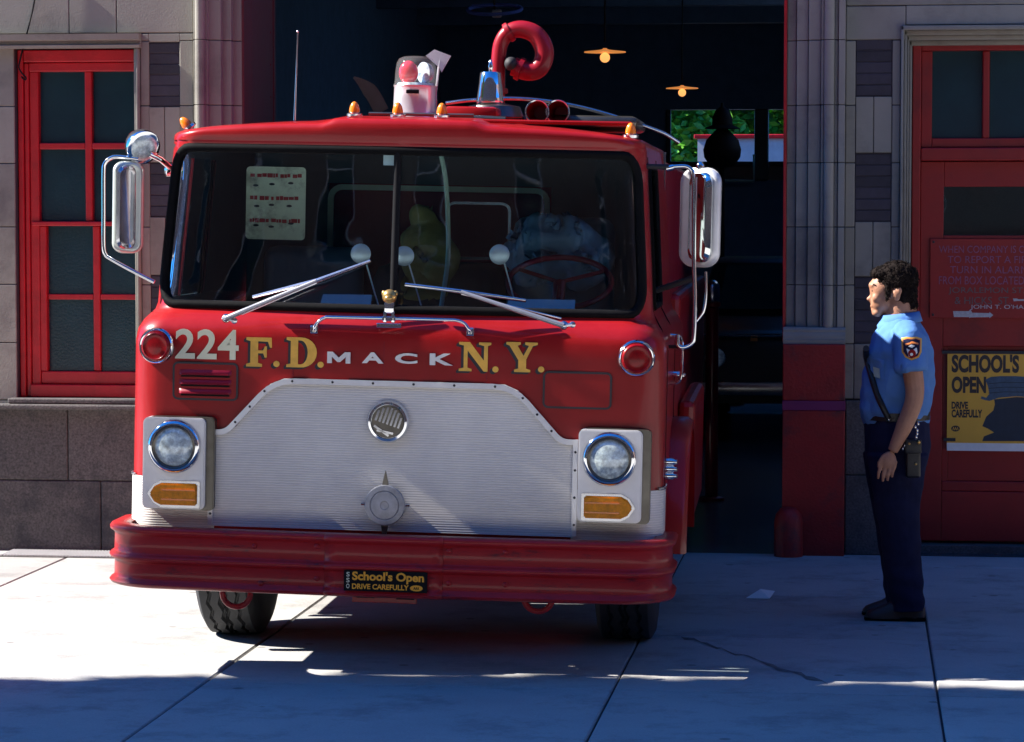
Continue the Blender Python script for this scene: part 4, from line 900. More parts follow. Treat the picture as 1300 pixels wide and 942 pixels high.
g = MB(); g.bbox((a_-.001, yb-.003, z1_), (b2+.002, yb+.34, z2_), .002); g.build('painted_band', 'purple', B)
g = MB(); q = X(1003, -.2); g.lathe([(.085, -.05), (.085, .20), (.075, .25), (.045, .285), (0, .295)], (q, -.2, 0), (0, 0, 1), 20); g.build('corner_guard', 'pier_red', B, smooth=50)
g = MB(); g.bbox((X(994, 0), YP+.10, 1.26), (X(998, 0), .2, 4.2), .003); g.box((X(996, 0), .201, -.05), (X(998, -.1)+.1, .62, 4.2)); g.build('door_jamb', 'frame_red', B)
# right wall
x0, xA, xB_, xC = X(1072, 0), X(1085, 0), X(1131, 0), X(1142, 0)
pr = [(W(1100, 122, 0).z, W(1100, 35, 0).z), (W(1100, 281, 0).z, W(1100, 195, 0).z), (W(1100, 436, 0).z, W(1100, 352, 0).z)]
st = MB(); blocks(st, x0, xA, 0, .25, .92, 3.046); blocks(st, xB_, xC, 0, .25, .92, 3.046); prev = .92
for za, zb_ in sorted(pr):
    m_ = (xA+xB_)/2; st.bbox((xA+.002, 0, prev+.002), (m_-.002, .25, za-.004), .003, 1); st.bbox((m_+.002, 0, prev+.002), (xB_-.002, .25, za-.004), .003, 1); prev = zb_+.004
blocks(st, x0, 7.5, 0, .25, 3.25, 9.4, [3.2, 4.3, 5.4], zj=[3.6, 4.1, 4.6, 5.1, 5.6, 6.1, 6.6, 7.1, 7.6, 8.1, 8.6, 9.0]); blocks(st, x0, X(1148, 0), 0, .25, 3.048, 3.248)
st.bbox((X(1148, 0)+.002, 0, 3.135), (7.5, .25, 3.248), .003, 1)
xd1 = 3.62; blocks(st, xd1+.12, 7.5, 0, .25, .92, 3.13, [4.6, 5.7])
st.build('wall', 'stone', B)
g = MB(); g.box((x0+.01, .012, .92), (xC, .24, 9.3)); g.box((xC, .012, 3.14), (7.5, .24, 9.3)); g.box((xd1+.13, .012, .92), (7.5, .24, 3.12)); g.build('mortar', 'joint', B)
for za, zb_ in pr: panelbricks(xA, xB_, za, zb_, 0)
# door surround moulding: hollow profile up the side and over the top
mo = MB(); zd = W(1230, 38, .1).z; zd0 = 3.13
for k, (pa, pb, yy) in enumerate(((1142, 1146, -.035), (1146, 1150, .0), (1150, 1153, .03), (1153, 1156.5, .07))):
    mo.bbox((X(pa, yy)+.001, yy, .92), (X(pb, yy)-.001, .26, zd0-.028*(k)-.002), .004, 2)
    mo.bbox((X(pa, yy)+.001, yy, zd0-.028*(k+1)), (xd1+.12-.026*k, .26, zd0-.028*k-.001), .004, 2)
mo.bbox((xd1+.042, -.02, .92), (xd1+.118, .42, zd0-.115), .006)
mo.build('door_moulding', 'stone', B, smooth=30)
g = MB(); gzr = W(1100, 508, -.03).z
X_ = [X(1074, -.03)+.004, X(1151, -.03)]
for za, zb_ in ((-.06, .47), (.47, gzr)): g.bbox((X_[0], -.04, za+.002), (X_[1], .25, zb_-.002), .006)
g.bbox((xd1+.02, -.04, -.06), (7.5, .25, gzr), .006); g.build('granite_plinth', 'granite', B)
# door
Dr = empty('door', (0, 0, 0)); Dr.parent = B; yd = .12
def dx(px, y=yd): return X(px, y)
def dz(py, y=yd): return W(1230, py, y).z
f = MB(); f.bbox((dx(1157), yd, .02), (dx(1168), yd+.16, dz(38)), .006); f.bbox((dx(1168)+.001, yd+.0, dz(64)), (xd1, yd+.16, dz(38)), .006)
f.bbox((dx(1168)+.001, yd+.03, dz(187)), (dx(1182), yd+.14, dz(64.2)), .005); f.bbox((dx(1246), yd+.03, dz(175)), (dx(1255), yd+.14, dz(64.2)), .008); f.bbox((dx(1325), yd+.03, dz(175)), (dx(1334), yd+.14, dz(64.2)), .008)
f.bbox((dx(1182)+.001, yd+.031, dz(187)), (xd1, yd+.13, dz(175.2)), .005); f.bbox((dx(1168)+.001, yd-.005, dz(204)), (xd1, yd+.15, dz(187.2)), .008); f.bbox((xd1-.06, yd-.001, .02), (xd1+.04, yd+.15, dz(38)), .006)
f.build('frame', 'door_red', Dr)
for a1, b1 in ((1182, 1246), (1255, 1325), (1334, 1400)):
    g = MB(); g.box((dx(a1), yd+.07, dz(175)), (dx(b1), yd+.08, dz(64))); g.build('pane', 'wired', Dr)
yl = yd+.05; f = MB(); z0d = .06
xE = xd1-.062; 
f.bbox((dx(1168)+.002, yl, z0d), (dx(1198), yl+.06, dz(204)-.004), .004); f.bbox((dx(1198)+.001, yl, dz(237)), (xE, yl+.06, dz(204)-.004), .004); f.bbox((dx(1345), yl, dz(299)), (xE, yl+.06, dz(237)-.001), .004)
f.bbox((dx(1198)+.001, yl, dz(440)), (xE, yl+.06, dz(299)), .004)
f.bbox((dx(1198)+.001, yl+.02, dz(615)), (dx(1206), yl+.06, dz(440)-.001), .003); f.bbox((dx(1206)+.001, yl+.028, dz(612)), (xE-.12, yl+.06, dz(440)-.001), .003); f.bbox((xE-.12, yl, dz(612)), (xE, yl+.06, dz(440)-.001), .003)
f.bbox((dx(1198)+.001, yl+.01, dz(625)), (xE, yl+.06, dz(612)-.001), .006); f.bbox((dx(1198)+.001, yl, z0d), (xE, yl+.06, dz(625)-.001), .004)
f.build('door_leaf', 'door_red', Dr)
g = MB(); g.box((dx(1198), yl+.03, dz(299)), (dx(1345), yl+.035, dz(237))); g.build('door_glass', 'glass', Dr)
g = MB(); g.box((dx(1198), yl+.2, dz(320)), (dx(1345), yl+.21, dz(220))); g.build('blind', 'dark', Dr)
g = MB(); g.box((X(1157, .1), .05, -.05), (xd1+.1, .35, .045)); g.build('threshold', 'granite', B)
g = MB(); q = Vector((dx(1180), yl-.01, dz(470))); g.bbox((q.x-.02, yl-.012, q.z-.08), (q.x+.02, yl, q.z+.08), .004); g.lathe([(.012, 0), (.012, .03), (.028, .04), (.028, .055), (0, .065)], q, (0, -1, 0), 16); g.build('door_knob', 'brass', Dr, smooth=40)
# sign board on the door
ys = yl-.018; sx0, sx1 = dx(1181, ys), dx(1345, ys)-.02; szz0, szz1 = W(1230, 404, ys).z, W(1230, 303, ys).z
S_ = empty('direction_sign', ((sx0+sx1)/2, ys, szz0), label='dark red signboard with faded lettering about reporting a fire, on the door', cat='sign')
def rel(mb, e):
    mb.v = [(v[0]-e.location[0], v[1]-e.location[1], v[2]-e.location[2]) for v in mb.v]; return mb
g = MB(); g.bbox((sx0, ys, szz0), (sx1, ys+.016, szz1), .003); rel(g, S_).build('board', 'door_red', S_)
g = MB()
for xx in (sx0+.02, sx1-.02):
    for zz in (szz0+.02, szz1-.02): g.ell((xx, ys, zz), (.008, .005, .008), 8)
rel(g, S_).build('screw', 'dark', S_)
for s_, a1, b1, c1, d1, m_ in (('WHEN COMPANY IS OUT', 1192, 1316, 312, 321, 'fadewhite'), ('TO REPORT A FIRE', 1203, 1310, 325, 334, 'fadewhite'), ('TURN IN ALARM', 1206, 1305, 338, 347, 'fadewhite'), ('FROM BOX LOCATED AT', 1192, 1318, 351, 361, 'fadewhite'), ('JORALEMON ST.', 1204, 1301, 365, 374, 'fadegrey'), ('& HICKS  ST.', 1212, 1283, 377, 386, 'fadegrey'), ("JOHN T. O'HAGAN", 1232, 1322, 387, 393.5, 'lettergrey')):
    g = MB(); p, q = W(a1, d1, ys), W(b1, c1, ys); text_into(g, s_, p.x, q.x, p.z, q.z, ys-.0005, .001, .0); rel(g, S_).build('lettering', m_, S_)
def arrow(pts, nm):
    g = MB(); g.prism([(W(a1, b1, ys).x, W(a1, b1, ys).z) for a1, b1 in pts], ys-.002, ys-.0005); rel(g, S_).build(nm, 'lettergrey', S_)
arrow([(1210, 395), (1230, 395), (1232, 392.5), (1234, 397), (1256, 397.5), (1256, 396), (1261, 400), (1256, 404), (1256, 402.5), (1232, 403), (1231, 404), (1230, 402.5), (1211, 402.5)], 'arrow')
arrow([(1286, 379), (1291, 379), (1293, 380), (1312, 379.6), (1312, 378), (1317, 380.5), (1312, 383.5), (1312, 382), (1292, 382), (1287, 382.5)], 'arrow')
# poster
yp = yl-.006; P = empty('poster', (dx(1260), yp, dz(572)), label="yellow and black SCHOOL'S OPEN poster taped to the lower half of the red door", cat='poster')
def pp_(px, py): v = W(px, py, yp); return v.x, v.z
def pbox(px0, py0, px1, py1, y0, y1, m_, nm, par=P):
    a1, b1 = pp_(px0, py1), pp_(px1, py0); g = MB(); g.box((a1[0], y0, a1[1]), (b1[0], y1, b1[1])); return rel(g, P).build(nm, m_, par)
pbox(1202, 447, 1352, 572, yp-.001, yp+.003, 'white', 'sheet'); pbox(1202, 447, 1352, 562, yp-.002, yp-.0011, 'poster_y', 'print'); pbox(1200, 446, 1350, 449, yp-.003, yp-.0021, 'dark', 'top_edge')
for s_, a1, b1, c1, d1 in (("SCHOOL'S", 1208, 1294, 450, 473), ('OPEN', 1208, 1252, 478, 499), ('DRIVE', 1208, 1229, 510, 519), ('CAREFULLY', 1208, 1247, 520, 530)):
    g = MB(); p, q = pp_(a1, d1), pp_(b1, c1); text_into(g, s_, p[0], q[0], p[1], q[1], yp-.0021, .001, .045); rel(g, P).build('lettering', 'letter_black', P)
g = MB(); g.prism([(pp_(1213+5.5*cos(t*pi/8), 544+3.8*sin(t*pi/8))) for t in range(16)], yp-.0031, yp-.0021); rel(g, P).build('oval_mark', 'letter_black', P)
g = MB(); p, q = pp_(1209, 546), pp_(1217, 542); text_into(g, 'AAA', p[0], q[0], p[1], q[1], yp-.0032, .0006, .02); rel(g, P).build('mark_lettering', 'poster_y', P)
g = MB(); body_ = [(1262, 507), (1290, 504), (1340, 506), (1346, 530), (1346, 560), (1247, 560), (1249, 554), (1262, 549), (1254, 544), (1247, 541), (1252, 529), (1261, 521), (1263, 513)]
g.prism([pp_(*p) for p in body_], yp-.0026, yp-.002); rel(g, P).build('silhouette', 'poster_b', P)
g = MB(); hat = [(1251, 482), (1258, 478.5), (1270, 477.5), (1290, 477.5), (1312, 479), (1330, 483), (1338, 506), (1320, 505), (1290, 503), (1268, 505), (1256, 509), (1249, 507.5), (1245, 506), (1246, 503), (1252, 505), (1256, 500), (1254, 490)]
g.prism([pp_(*p) for p in hat], yp-.0032, yp-.0027); rel(g, P).build('hat_shape', 'poster_hat', P)
for yy_ in (487, 493, 499):
    g = MB(); strip(g, [pp_(1255, yy_), pp_(1275, yy_-1.6), pp_(1300, yy_-1.2), pp_(1330, yy_+.8)], .004, yp-.0037, yp-.0033); rel(g, P).build('hat_band', 'poster_b', P)
pbox(1196, 445, 1208, 449, yp-.005, yp-.0035, 'dark', 'tape'); pbox(1198, 556, 1213, 560, yp-.005, yp-.0035, 'dark', 'tape')
# hanging cable, upper left
cb = MB(); y = YL-.02
pts = [W(a1, b1, y) for a1, b1 in ((48, -60), (46, -20), (43, 5), (36, 35), (29, 62), (25, 78), (24, 86), (28, 93), (33, 99), (31, 101), (27, 97))]
cb.tube(smoothpath(pts, 4), .0055, 6); o = cb.build('cable', 'black', None, smooth=60); tag(o, 'thin black cable hanging down over the red frame of the left window', 'cable')

# ================================================================== garage interior
g = MB(); 
g.box((-3.6, .6, -.2), (-3.4, 20, 4.6)); g.box((3.2, .6, -.2), (3.4, 20, 4.6)); g.box((-3.6, .26, 4.2), (xj-.1, .6, 4.6)) if 0 else None
g.box((-3.6, YL+.3, -.2), (xj-.105, .6, 4.6)); g.box((X(998, -.1)+.11, .3, -.2), (3.4, .6, 4.6)) if 0 else None
g.box((X(998, -.1)+.11, .262, -.2), (X(1157, .1), .6, 4.6)); g.box((X(1157, .1), .42, -.2), (3.4, .6, 4.6)); g.box((-3.6, .6, 4.6), (1.5, 20, 4.7)); g.box((1.5, .6, 4.6), (3.4, 4, 4.7)); g.box((1.5, 7, 4.6), (3.4, 11, 4.7)); g.box((1.5, 15, 4.6), (3.4, 20, 4.7))  # ceiling gaps at right added as unseen skylights to light the dark garage
rx0, rx1 = W(846, 150, 20).x, 2.35; rz0, rz1 = W(900, 229, 20).z, W(900, 139, 20).z
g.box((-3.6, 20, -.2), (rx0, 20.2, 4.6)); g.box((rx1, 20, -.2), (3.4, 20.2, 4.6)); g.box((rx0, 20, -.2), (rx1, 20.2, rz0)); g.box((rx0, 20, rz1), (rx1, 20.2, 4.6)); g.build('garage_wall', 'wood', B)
g = MB(); g.box((-3.6, -.1, 4.2), (3.4, .6, 9.3)); g.build('upper_wall', 'joint', B)
g = MB(); a1, b1 = W(958, 150, 20).x, W(976, 150, 20).x; g.bbox((a1, 19.9, rz0), (b1, 20.1, rz1), .02)
c1 = W(930, 208, 20).z; g.bbox((rx0, 19.95, c1-.03), (a1, 20.05, c1+.03), .01); g.bbox((b1, 19.95, c1-.03), (rx1, 20.05, c1+.03), .01); g.bbox((rx0+.0, 19.95, rz0), (rx0+.06, 20.05, rz1), .01); g.build('rear_window_frame', 'wirelight', B)
g = MB(); g.tube([W(860, 228, 19.8), W(957, 230, 19.8), W(957, 196, 19.8)], .018, 6); g.build('rear_window_trim', 'palegreen', B)
g = MB(); g.box((rx0, 20.04, rz0), (rx1, 20.05, c1-.03)); g.build('rear_pane', 'wired', B)
g = MB(); g.box((-3.4, -.1, -.06), (3.2, 20, .0)); o = g.build('garage_floor', 'intfloor', None); tag(o, kind='structure')
g = MB()
for yy in (3, 6, 9, 12, 15, 18): g.box((-3.4, yy, 4.35), (3.2, yy+.2, 4.6))
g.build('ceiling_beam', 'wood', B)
# lit lamps
for k, (px, py, Y, w, lab) in enumerate(((768, 66, 6, 26.5, 'nearer and larger of the two lit orange lamps hanging in the dark garage'), (866, 112, 12, 20.5, 'farther and smaller lit orange lamp hanging above the rear garage window'))):
    q = W(px, py, Y); d_ = (q-CAM).length; r = w/F*d_
    e = empty('pendant_lamp', q, label=lab, cat='lamp', group='lamps hanging in the garage')
    o = MB(); o.lathe([(r, -.004), (r*.98, .003), (r*.6, .010), (r*.3, .016), (r*.12, .022), (r*.1, .03)], (0, 0, 0), (0, 0, 1), 32); o.build('lamp_shade', 'shade', e, smooth=50)
    o = MB(); o.ell((0, 0, -.045), (r*.24, r*.24, r*.24), 16); o.build('bulb', 'bulb', e, smooth=60)
    o = MB(); o.tube([(0, 0, .08), (0, 0, 4.6-q.z)], .008, 6); o.build('cord', 'black', e)
# round wire guard high in the bay
q = W(628, 12, 4); e = empty('ceiling_hoop', q, label='dark blue metal hoop hanging at the top of the bay above the curled red pipe', cat='hoop')
o = MB(); o.tube([(.20*cos(t*pi/14), .20*sin(t*pi/14), .0+.0) for t in range(28)], .014, 6, closed=True); o.tube([(-.17, 0, .03), (.17, 0, .03)], .01, 6); e.rotation_euler = (.25, 0, 0); o.build('hoop', 'bluecloth', e, smooth=60)
o = MB(); o.bbox((-.02, -.02, -.06), (.05, .02, .0), .01); o.build('clip', 'white', e); o = MB(); o.tube([(0, 0, 0), (0, 0, 1.1)], .01, 6); o.build('hanger', 'dark', e)
# curved pale blade at left in the bay
o = MB(); pts = [W(449, 98, 3), W(461, 107, 3), W(473, 120, 3), W(485, 142, 3)]; o.tube(smoothpath(pts, 5), [.008+.045*min(1, i/8) for i in range(len(smoothpath(pts, 5)))], 10)
for i, v in enumerate(o.v): o.v[i] = (v[0], 3+(v[1]-3)*.2, v[2])
e = o.build('hose_guard', 'palehorn', None, smooth=60); tag(e, 'curved pale metal horn behind the cab roof, left of the roof beacon', 'horn')
# coat and helmet on a stand, silhouetted before the rear window
q = W(917, 165, 13); gz_ = 0; e = empty('coat_stand', (q.x, 13, 0), label='dark coat and helmet on a stand, silhouetted before the rear garage window', cat='coat stand')
zc = W(917, 190, 13).z; zt = W(917, 132, 13).z
o = MB(); o.tube([(0, 0, 0), (0, 0, zc)], .03, 8); o.lathe([(.25, 0), (.24, .03), (.04, .05)], (0, 0, 0), (0, 0, 1), 20); o.build('stand', 'black', e, smooth=50)
o = MB(); o.lathe([(0, -.2), (.13, -.17), (.19, -.08), (.2, 0), (.17, .1), (.08, .2), (.05, .22), (0, .23)], (0, 0, zc), (0, 0, 1), 20); o.build('coat', 'black', e, smooth=60)
o = MB(); o.lathe([(.19, 0), (.18, .01), (.11, .04), (.105, .12), (.07, .2), (.02, .23), (.015, .27), (0, .275)], (0, 0, zt-.26), (0, 0, 1), 20); o.build('helmet', 'black', e, smooth=60)
# dark car parked in the garage
cx = W(975, 360, 8).x+.2; e = empty('parked_car', (cx, 8, 0), label='dark sedan parked deep inside the garage to the right of the fire engine', cat='car')
o = MB(); pr_ = [(-.0, .35), (0, .78), (.08, .95), (.2, 1.0), (1.2, 1.08), (1.75, 1.56), (1.95, 1.60), (3.2, 1.6), (3.8, 1.2), (4.6, 1.1), (4.7, .9), (4.7, .35)]
rg = []
for xx, s_, dz_ in ((-.9, .96, -.03), (-.86, 1, 0), (.86, 1, 0), (.9, .96, -.03)): rg.append([Vector((xx*(1 if z < 1.1 else .86), y_, z+dz_*(z > .5))) for y_, z in pr_])
o.loft(rg); o.build('body', 'leather', e, bevel=.02, smooth=35)
o = MB(); o.add([(-.7, 1.235, 1.14), (.7, 1.235, 1.14), (.64, 1.70, 1.54), (-.64, 1.70, 1.54)], [(0, 1, 2, 3)]); o.build('windscreen', 'wired', e)
o = MB(); o.tube([(-.82, .04, .95), (.82, .04, .95)], .014, 6); o.build('hood_trim', 'chrome', e); o = MB(); o.bbox((-.9, -.1, .42), (.9, .0, .55), .03); o.build('bumper', 'chrome_worn', e, smooth=40)
for sx in (-1, 1):
    o = MB(); o.lathe([(.09, 0), (.08, .02), (0, .03)], (sx*.66, 0, .75), (0, -1, 0), 18); o.build('headlight', 'lamp_glass', e, smooth=50)
    for yy in (.9, 3.8):
        o = MB(); o.lathe([(.2, -.1), (.31, -.1), (.33, -.06), (.33, .06), (.31, .1), (.2, .1)], (sx*.8, yy, .33), (1, 0, 0), 24); o.build('wheel', 'rubber', e, smooth=50)
o = MB(); o.bbox((-.35, .02, .9), (-.29, .0, .93), .002); o.build('marker', 'orange', e)
# red post and hose rack at the right wall of the garage
q = W(904, 430, 3); e = empty('standpipe', (q.x, 3, 0), label='dark red standpipe with a metal cap standing behind the fire engine door', cat='standpipe')
o = MB(); o.lathe([(.09, 0), (.09, .02), (.045, .03), (.045, 1.36), (.06, 1.37), (.06, 1.40), (0, 1.41)], (0, 0, 0), (0, 0, 1), 18); o.build('pipe', 'darkred', e, smooth=50)
o = MB(); o.lathe([(.05, 1.41), (.055, 1.43), (.05, 1.52), (.03, 1.55), (0, 1.56)], (0, 0, 0), (0, 0, 1), 18); o.build('cap', 'chrome_worn', e, smooth=50)

# ================================================================== behind the garage: yard with trees and wall
o = MB(); o.box((-8, 20.2, -.05), (10, 60, 0)); e = o.build('yard_ground', 'granite', None); tag(e, kind='structure')
q0, q1 = W(890, 178, 24), W(1010, 178, 24); zc_ = W(930, 176, 24).z
e = empty('garden_wall', (q0.x, 24, 0), label='white garden wall with red coping beyond the rear window of the garage', cat='wall')
o = MB(); o.box((-.05, 0, 0), (5, .25, zc_)); o.build('wall', 'white', e); o = MB(); o.bbox((-.1, -.05, zc_+.001), (5.05, .3, zc_+.06), .01); o.build('coping', 'frame_red', e)
def tree(nm, loc, h, cr, n, leaf, label, seed, trunk=.22, squash=.8, cbase=.35, mleaf='leaf', ysq=1.0, lean=0.0):
    rd = random.Random(seed); e = empty(nm, loc, label=label, cat='tree')
    o = MB(); top = h*.75
    o.tube(smoothpath([(0, 0, 0), (.05, .03, top*.3), (-.05, .08, top*.6), (.05, 0, top)], 4), [trunk*(1-.06*i) for i in range(13)], 10)
    cl = []
    for i in range(16):
        a_ = rd.uniform(0, 2*pi); z = rd.uniform(cbase+.05, .8)*h; r = cr*rd.uniform(.45, .85)*(1-.5*abs((z/h-.6)/.4)**2)
        p = Vector((r*cos(a_), r*sin(a_)*ysq+lean*(z-5.5), z)); cl.append((p, cr*rd.uniform(.25, .42)))
        o.tube([(0, 0, z*.62), p*.5+Vector((0, 0, z*.42)), p], [trunk*.4, trunk*.25, trunk*.1], 6)
    o.build('trunk', 'bark', e, smooth=60); cl.append((Vector((0, 0, h*.85)), cr*.4)); cl.append((Vector((0, 0, h*.6)), cr*.5))
    lv = MB(); vs = []; fs = []
    for i in range(n):
        c_, r = rd.choice(cl); u = Vector((rd.gauss(0, 1), rd.gauss(0, 1), rd.gauss(0, 1))).normalized()*r*rd.uniform(.55, 1.1)
        p = c_+Vector((u.x, u.y*ysq, u.z*squash)); a_ = Vector((rd.gauss(0, 1), rd.gauss(0, 1), rd.gauss(0, .6))).normalized(); b_ = a_.orthogonal().normalized(); b_ = Matrix.Rotation(rd.uniform(0, 6.28), 3, a_) @ b_
        s_ = leaf*rd.uniform(.6, 1.3); k = len(vs); vs += [p-a_*s_, p+b_*s_*.5, p+a_*s_, p-b_*s_*.5]; fs.append((k, k+1, k+2, k+3))
    lv.add(vs, fs); lv.build('crown', mleaf, e, weld=False, fix=False)
tree('yard_tree', (-1.3, 30, 0), 6.2, 2.5, 26000, .10, 'bright green leafy tree at the left beyond the rear garage window', 3, cbase=.2)
tree('yard_tree', (1.6, 31, 0), 6.6, 2.6, 26000, .10, 'bright green leafy tree at the right beyond the rear garage window', 5, cbase=.2)
tree('yard_tree', (.2, 33.5, 0), 7.4, 3.0, 24000, .13, 'bright green leafy tree farthest back beyond the rear garage window', 8, cbase=.15)
# tree added out of view at left, flattened and leaned to shade the foreground
tree('added_shade_tree', (-8.6, -6.62, -.02), 11.5, 3.9, 45000, .17, 'tall street tree standing left of the firehouse at the kerb', 9, trunk=.28, cbase=.38, ysq=.29, lean=.115)

# ================================================================== ground
def concretemat():
    m, nt, b = newmat('pale concrete'); N = nt.nodes; L = nt.links; tc = N.new('ShaderNodeTexCoord')
    n1 = N.new('ShaderNodeTexNoise'); n1.inputs['Scale'].default_value = .9; n1.inputs['Detail'].default_value = 9; n1.inputs['Roughness'].default_value = .72; L.new(tc.outputs['Object'], n1.inputs['Vector'])
    n2 = N.new('ShaderNodeTexNoise'); n2.inputs['Scale'].default_value = 90; n2.inputs['Detail'].default_value = 4; L.new(tc.outputs['Object'], n2.inputs['Vector'])
    n3 = N.new('ShaderNodeTexNoise'); n3.inputs['Scale'].default_value = 2.2; n3.inputs['Detail'].default_value = 10; n3.inputs['Roughness'].default_value = .75; L.new(tc.outputs['Object'], n3.inputs['Vector'])
    c1 = N.new('ShaderNodeValToRGB'); c1.color_ramp.elements[0].position = .3; c1.color_ramp.elements[0].color = (.34, .335, .33, 1); c1.color_ramp.elements[1].position = .7; c1.color_ramp.elements[1].color = (.45, .44, .42, 1); L.new(n1.outputs['Fac'], c1.inputs[0])
    mr = N.new('ShaderNodeMapRange'); mr.inputs[3].default_value = .8; mr.inputs[4].default_value = 1.15; L.new(n2.outputs['Fac'], mr.inputs[0])
    mr3 = N.new('ShaderNodeMapRange'); mr3.inputs[1].default_value = .36; mr3.inputs[2].default_value = .5; mr3.inputs[3].default_value = .7; mr3.inputs[4].default_value = 1.0; L.new(n3.outputs['Fac'], mr3.inputs[0])
    mu = N.new('ShaderNodeMath'); mu.operation = 'MULTIPLY'; L.new(mr.outputs[0], mu.inputs[0]); L.new(mr3.outputs[0], mu.inputs[1])
    vo = N.new('ShaderNodeTexVoronoi'); vo.inputs['Scale'].default_value = 3.2; L.new(tc.outputs['Object'], vo.inputs['Vector'])
    gm = N.new('ShaderNodeMapRange'); gm.inputs[1].default_value = .06; gm.inputs[2].default_value = .085; gm.inputs[3].default_value = .55; gm.inputs[4].default_value = 1.0; L.new(vo.outputs['Distance'], gm.inputs[0])
    ge = N.new('ShaderNodeNewGeometry'); ri = N.new('ShaderNodeMapRange'); ri.inputs[3].default_value = .88; ri.inputs[4].default_value = 1.08; L.new(ge.outputs['Random Per Island'], ri.inputs[0])
    m2 = N.new('ShaderNodeMath'); m2.operation = 'MULTIPLY'; L.new(mu.outputs[0], m2.inputs[0]); L.new(gm.outputs[0], m2.inputs[1])
    m3 = N.new('ShaderNodeMath'); m3.operation = 'MULTIPLY'; L.new(m2.outputs[0], m3.inputs[0]); L.new(ri.outputs[0], m3.inputs[1])
    vm = N.new('ShaderNodeVectorMath'); vm.operation = 'SCALE'; L.new(c1.outputs[0], vm.inputs[0]); L.new(m3.outputs[0], vm.inputs['Scale']); L.new(vm.outputs[0], b.inputs['Base Color'])
    b.inputs['Roughness'].default_value = .85; bp = N.new('ShaderNodeBump'); bp.inputs['Distance'].default_value = .002; L.new(n2.outputs['Fac'], bp.inputs['Height']); L.new(bp.outputs[0], b.inputs['Normal']); return m
M['concrete'] = concretemat()
M['stain'] = mat('tar stained concrete', (.13, .13, .13), .8, var=.5, vscale=30)
M['roadconcrete'] = mat('worn pale concrete road', (.46, .45, .43), .9, var=.15, vscale=2)
M['asphalt'] = mat('asphalt', (.04, .04, .045), .9, var=.25, vscale=8, bump=.004, bscale=120)
KY = -4.96
g = MB(); xs = [-30, -18, -12, -9, -6.2, -4.35, -2.55, -.72, 1.05, 2.42, 3.95, 5.6, 8, 12, 18, 30]; yy = [-6.74, -5.02, -3.45, -1.95, -.62, .04]
for a1, b1 in zip(xs, xs[1:]):
    for c1, d1 in zip(yy, yy[1:]): g.bbox((a1+.005, c1+.004, -.12), (b1-.005, d1-.004, random.uniform(-.0015, .0)), .006, 1)
g.box((-30, KY+.15, -.14), (30, .04, -.012)) if 0 else None
e = g.build('pavement', 'concrete', None); tag(e, kind='structure')
g = MB(); g.box((-30, -6.7, -.2), (30, -.1, -.014)); e = g.build('pavement_joint', 'joint', None); tag(e, kind='structure')
g = MB(); g.box((-90, -13.49, -.3), (90, -6.76, -.03)); e = g.build('road', 'roadconcrete', None); tag(e, kind='structure')
g = MB(); g.box((-400, -400, -.5), (400, 400, -.31)); e = g.build('ground', 'asphalt', None); tag(e, kind='structure')
g = MB(); g.bbox((-60, -19.5, -.25), (60, -13.48, .0), .02); e = g.build('far_pavement', 'concrete', None); tag(e, kind='structure')
# cellar grating along the foot of the left wall
a1, b1 = W(20, 720, YL).x, X(250, YL); e = empty('pavement_grating', ((a1+b1)/2, -.66, 0), label='flat ribbed grating let into the pavement at the foot of the left wall', cat='grating')
g = MB(); g.bbox((a1, -.80, -.003), (b1, -.50, .006), .003, 1); rel(g, e).build('plate', 'granite', e)
g = MB()
for i in range(60):
    x = a1+.01+(b1-a1-.02)*i/59; g.box((x-.004, -.79, .006), (x+.004, -.51, .012))
rel(g, e).build('bars', 'alu', e)
# dark oily crack running across the pavement
def gp(px, py, z=.002):
    d_ = ray(px, py); t_ = (z-CAM.z)/d_.z; return CAM+d_*t_
def stain(pts, nm='oil_stain'):
    mb = MB(); L_ = []; R2 = []
    for px, py, w_ in pts:
        L_.append(gp(px, py-w_)); R2.append(gp(px, py+w_))
    n = len(pts); mb.add(L_+R2, [(i, i+1, n+i+1, n+i) for i in range(n-1)]); o = mb.build(nm, 'stain', None, fix=False); tag(o, kind='structure')
rs = random.Random(2)
stain([(862+i*9+rs.uniform(-3, 3), 806+i*2.9+rs.uniform(-2.5, 2.5), .3+2.4*rs.random()**2) for i in range(22)], 'pavement_crack')
# folded white sheet standing in for a sunlit patch on the pavement
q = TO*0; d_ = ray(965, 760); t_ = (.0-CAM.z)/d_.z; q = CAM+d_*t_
g = MB(); g.add([(-.075, 0, .002), (.05, -.02, .004), (.075, .09, .03), (.0, .05, .045), (-.02, .02, .012)], [(0, 1, 3), (1, 2, 3), (0, 3, 4)]); o = g.build('sun_patch_stand_in', 'paper', None); o.location = q; tag(o, 'small white folded scrap of paper on the shaded pavement between fire engine and man', 'litter'); sd = o.modifiers.new('s', 'SOLIDIFY'); sd.thickness = .002

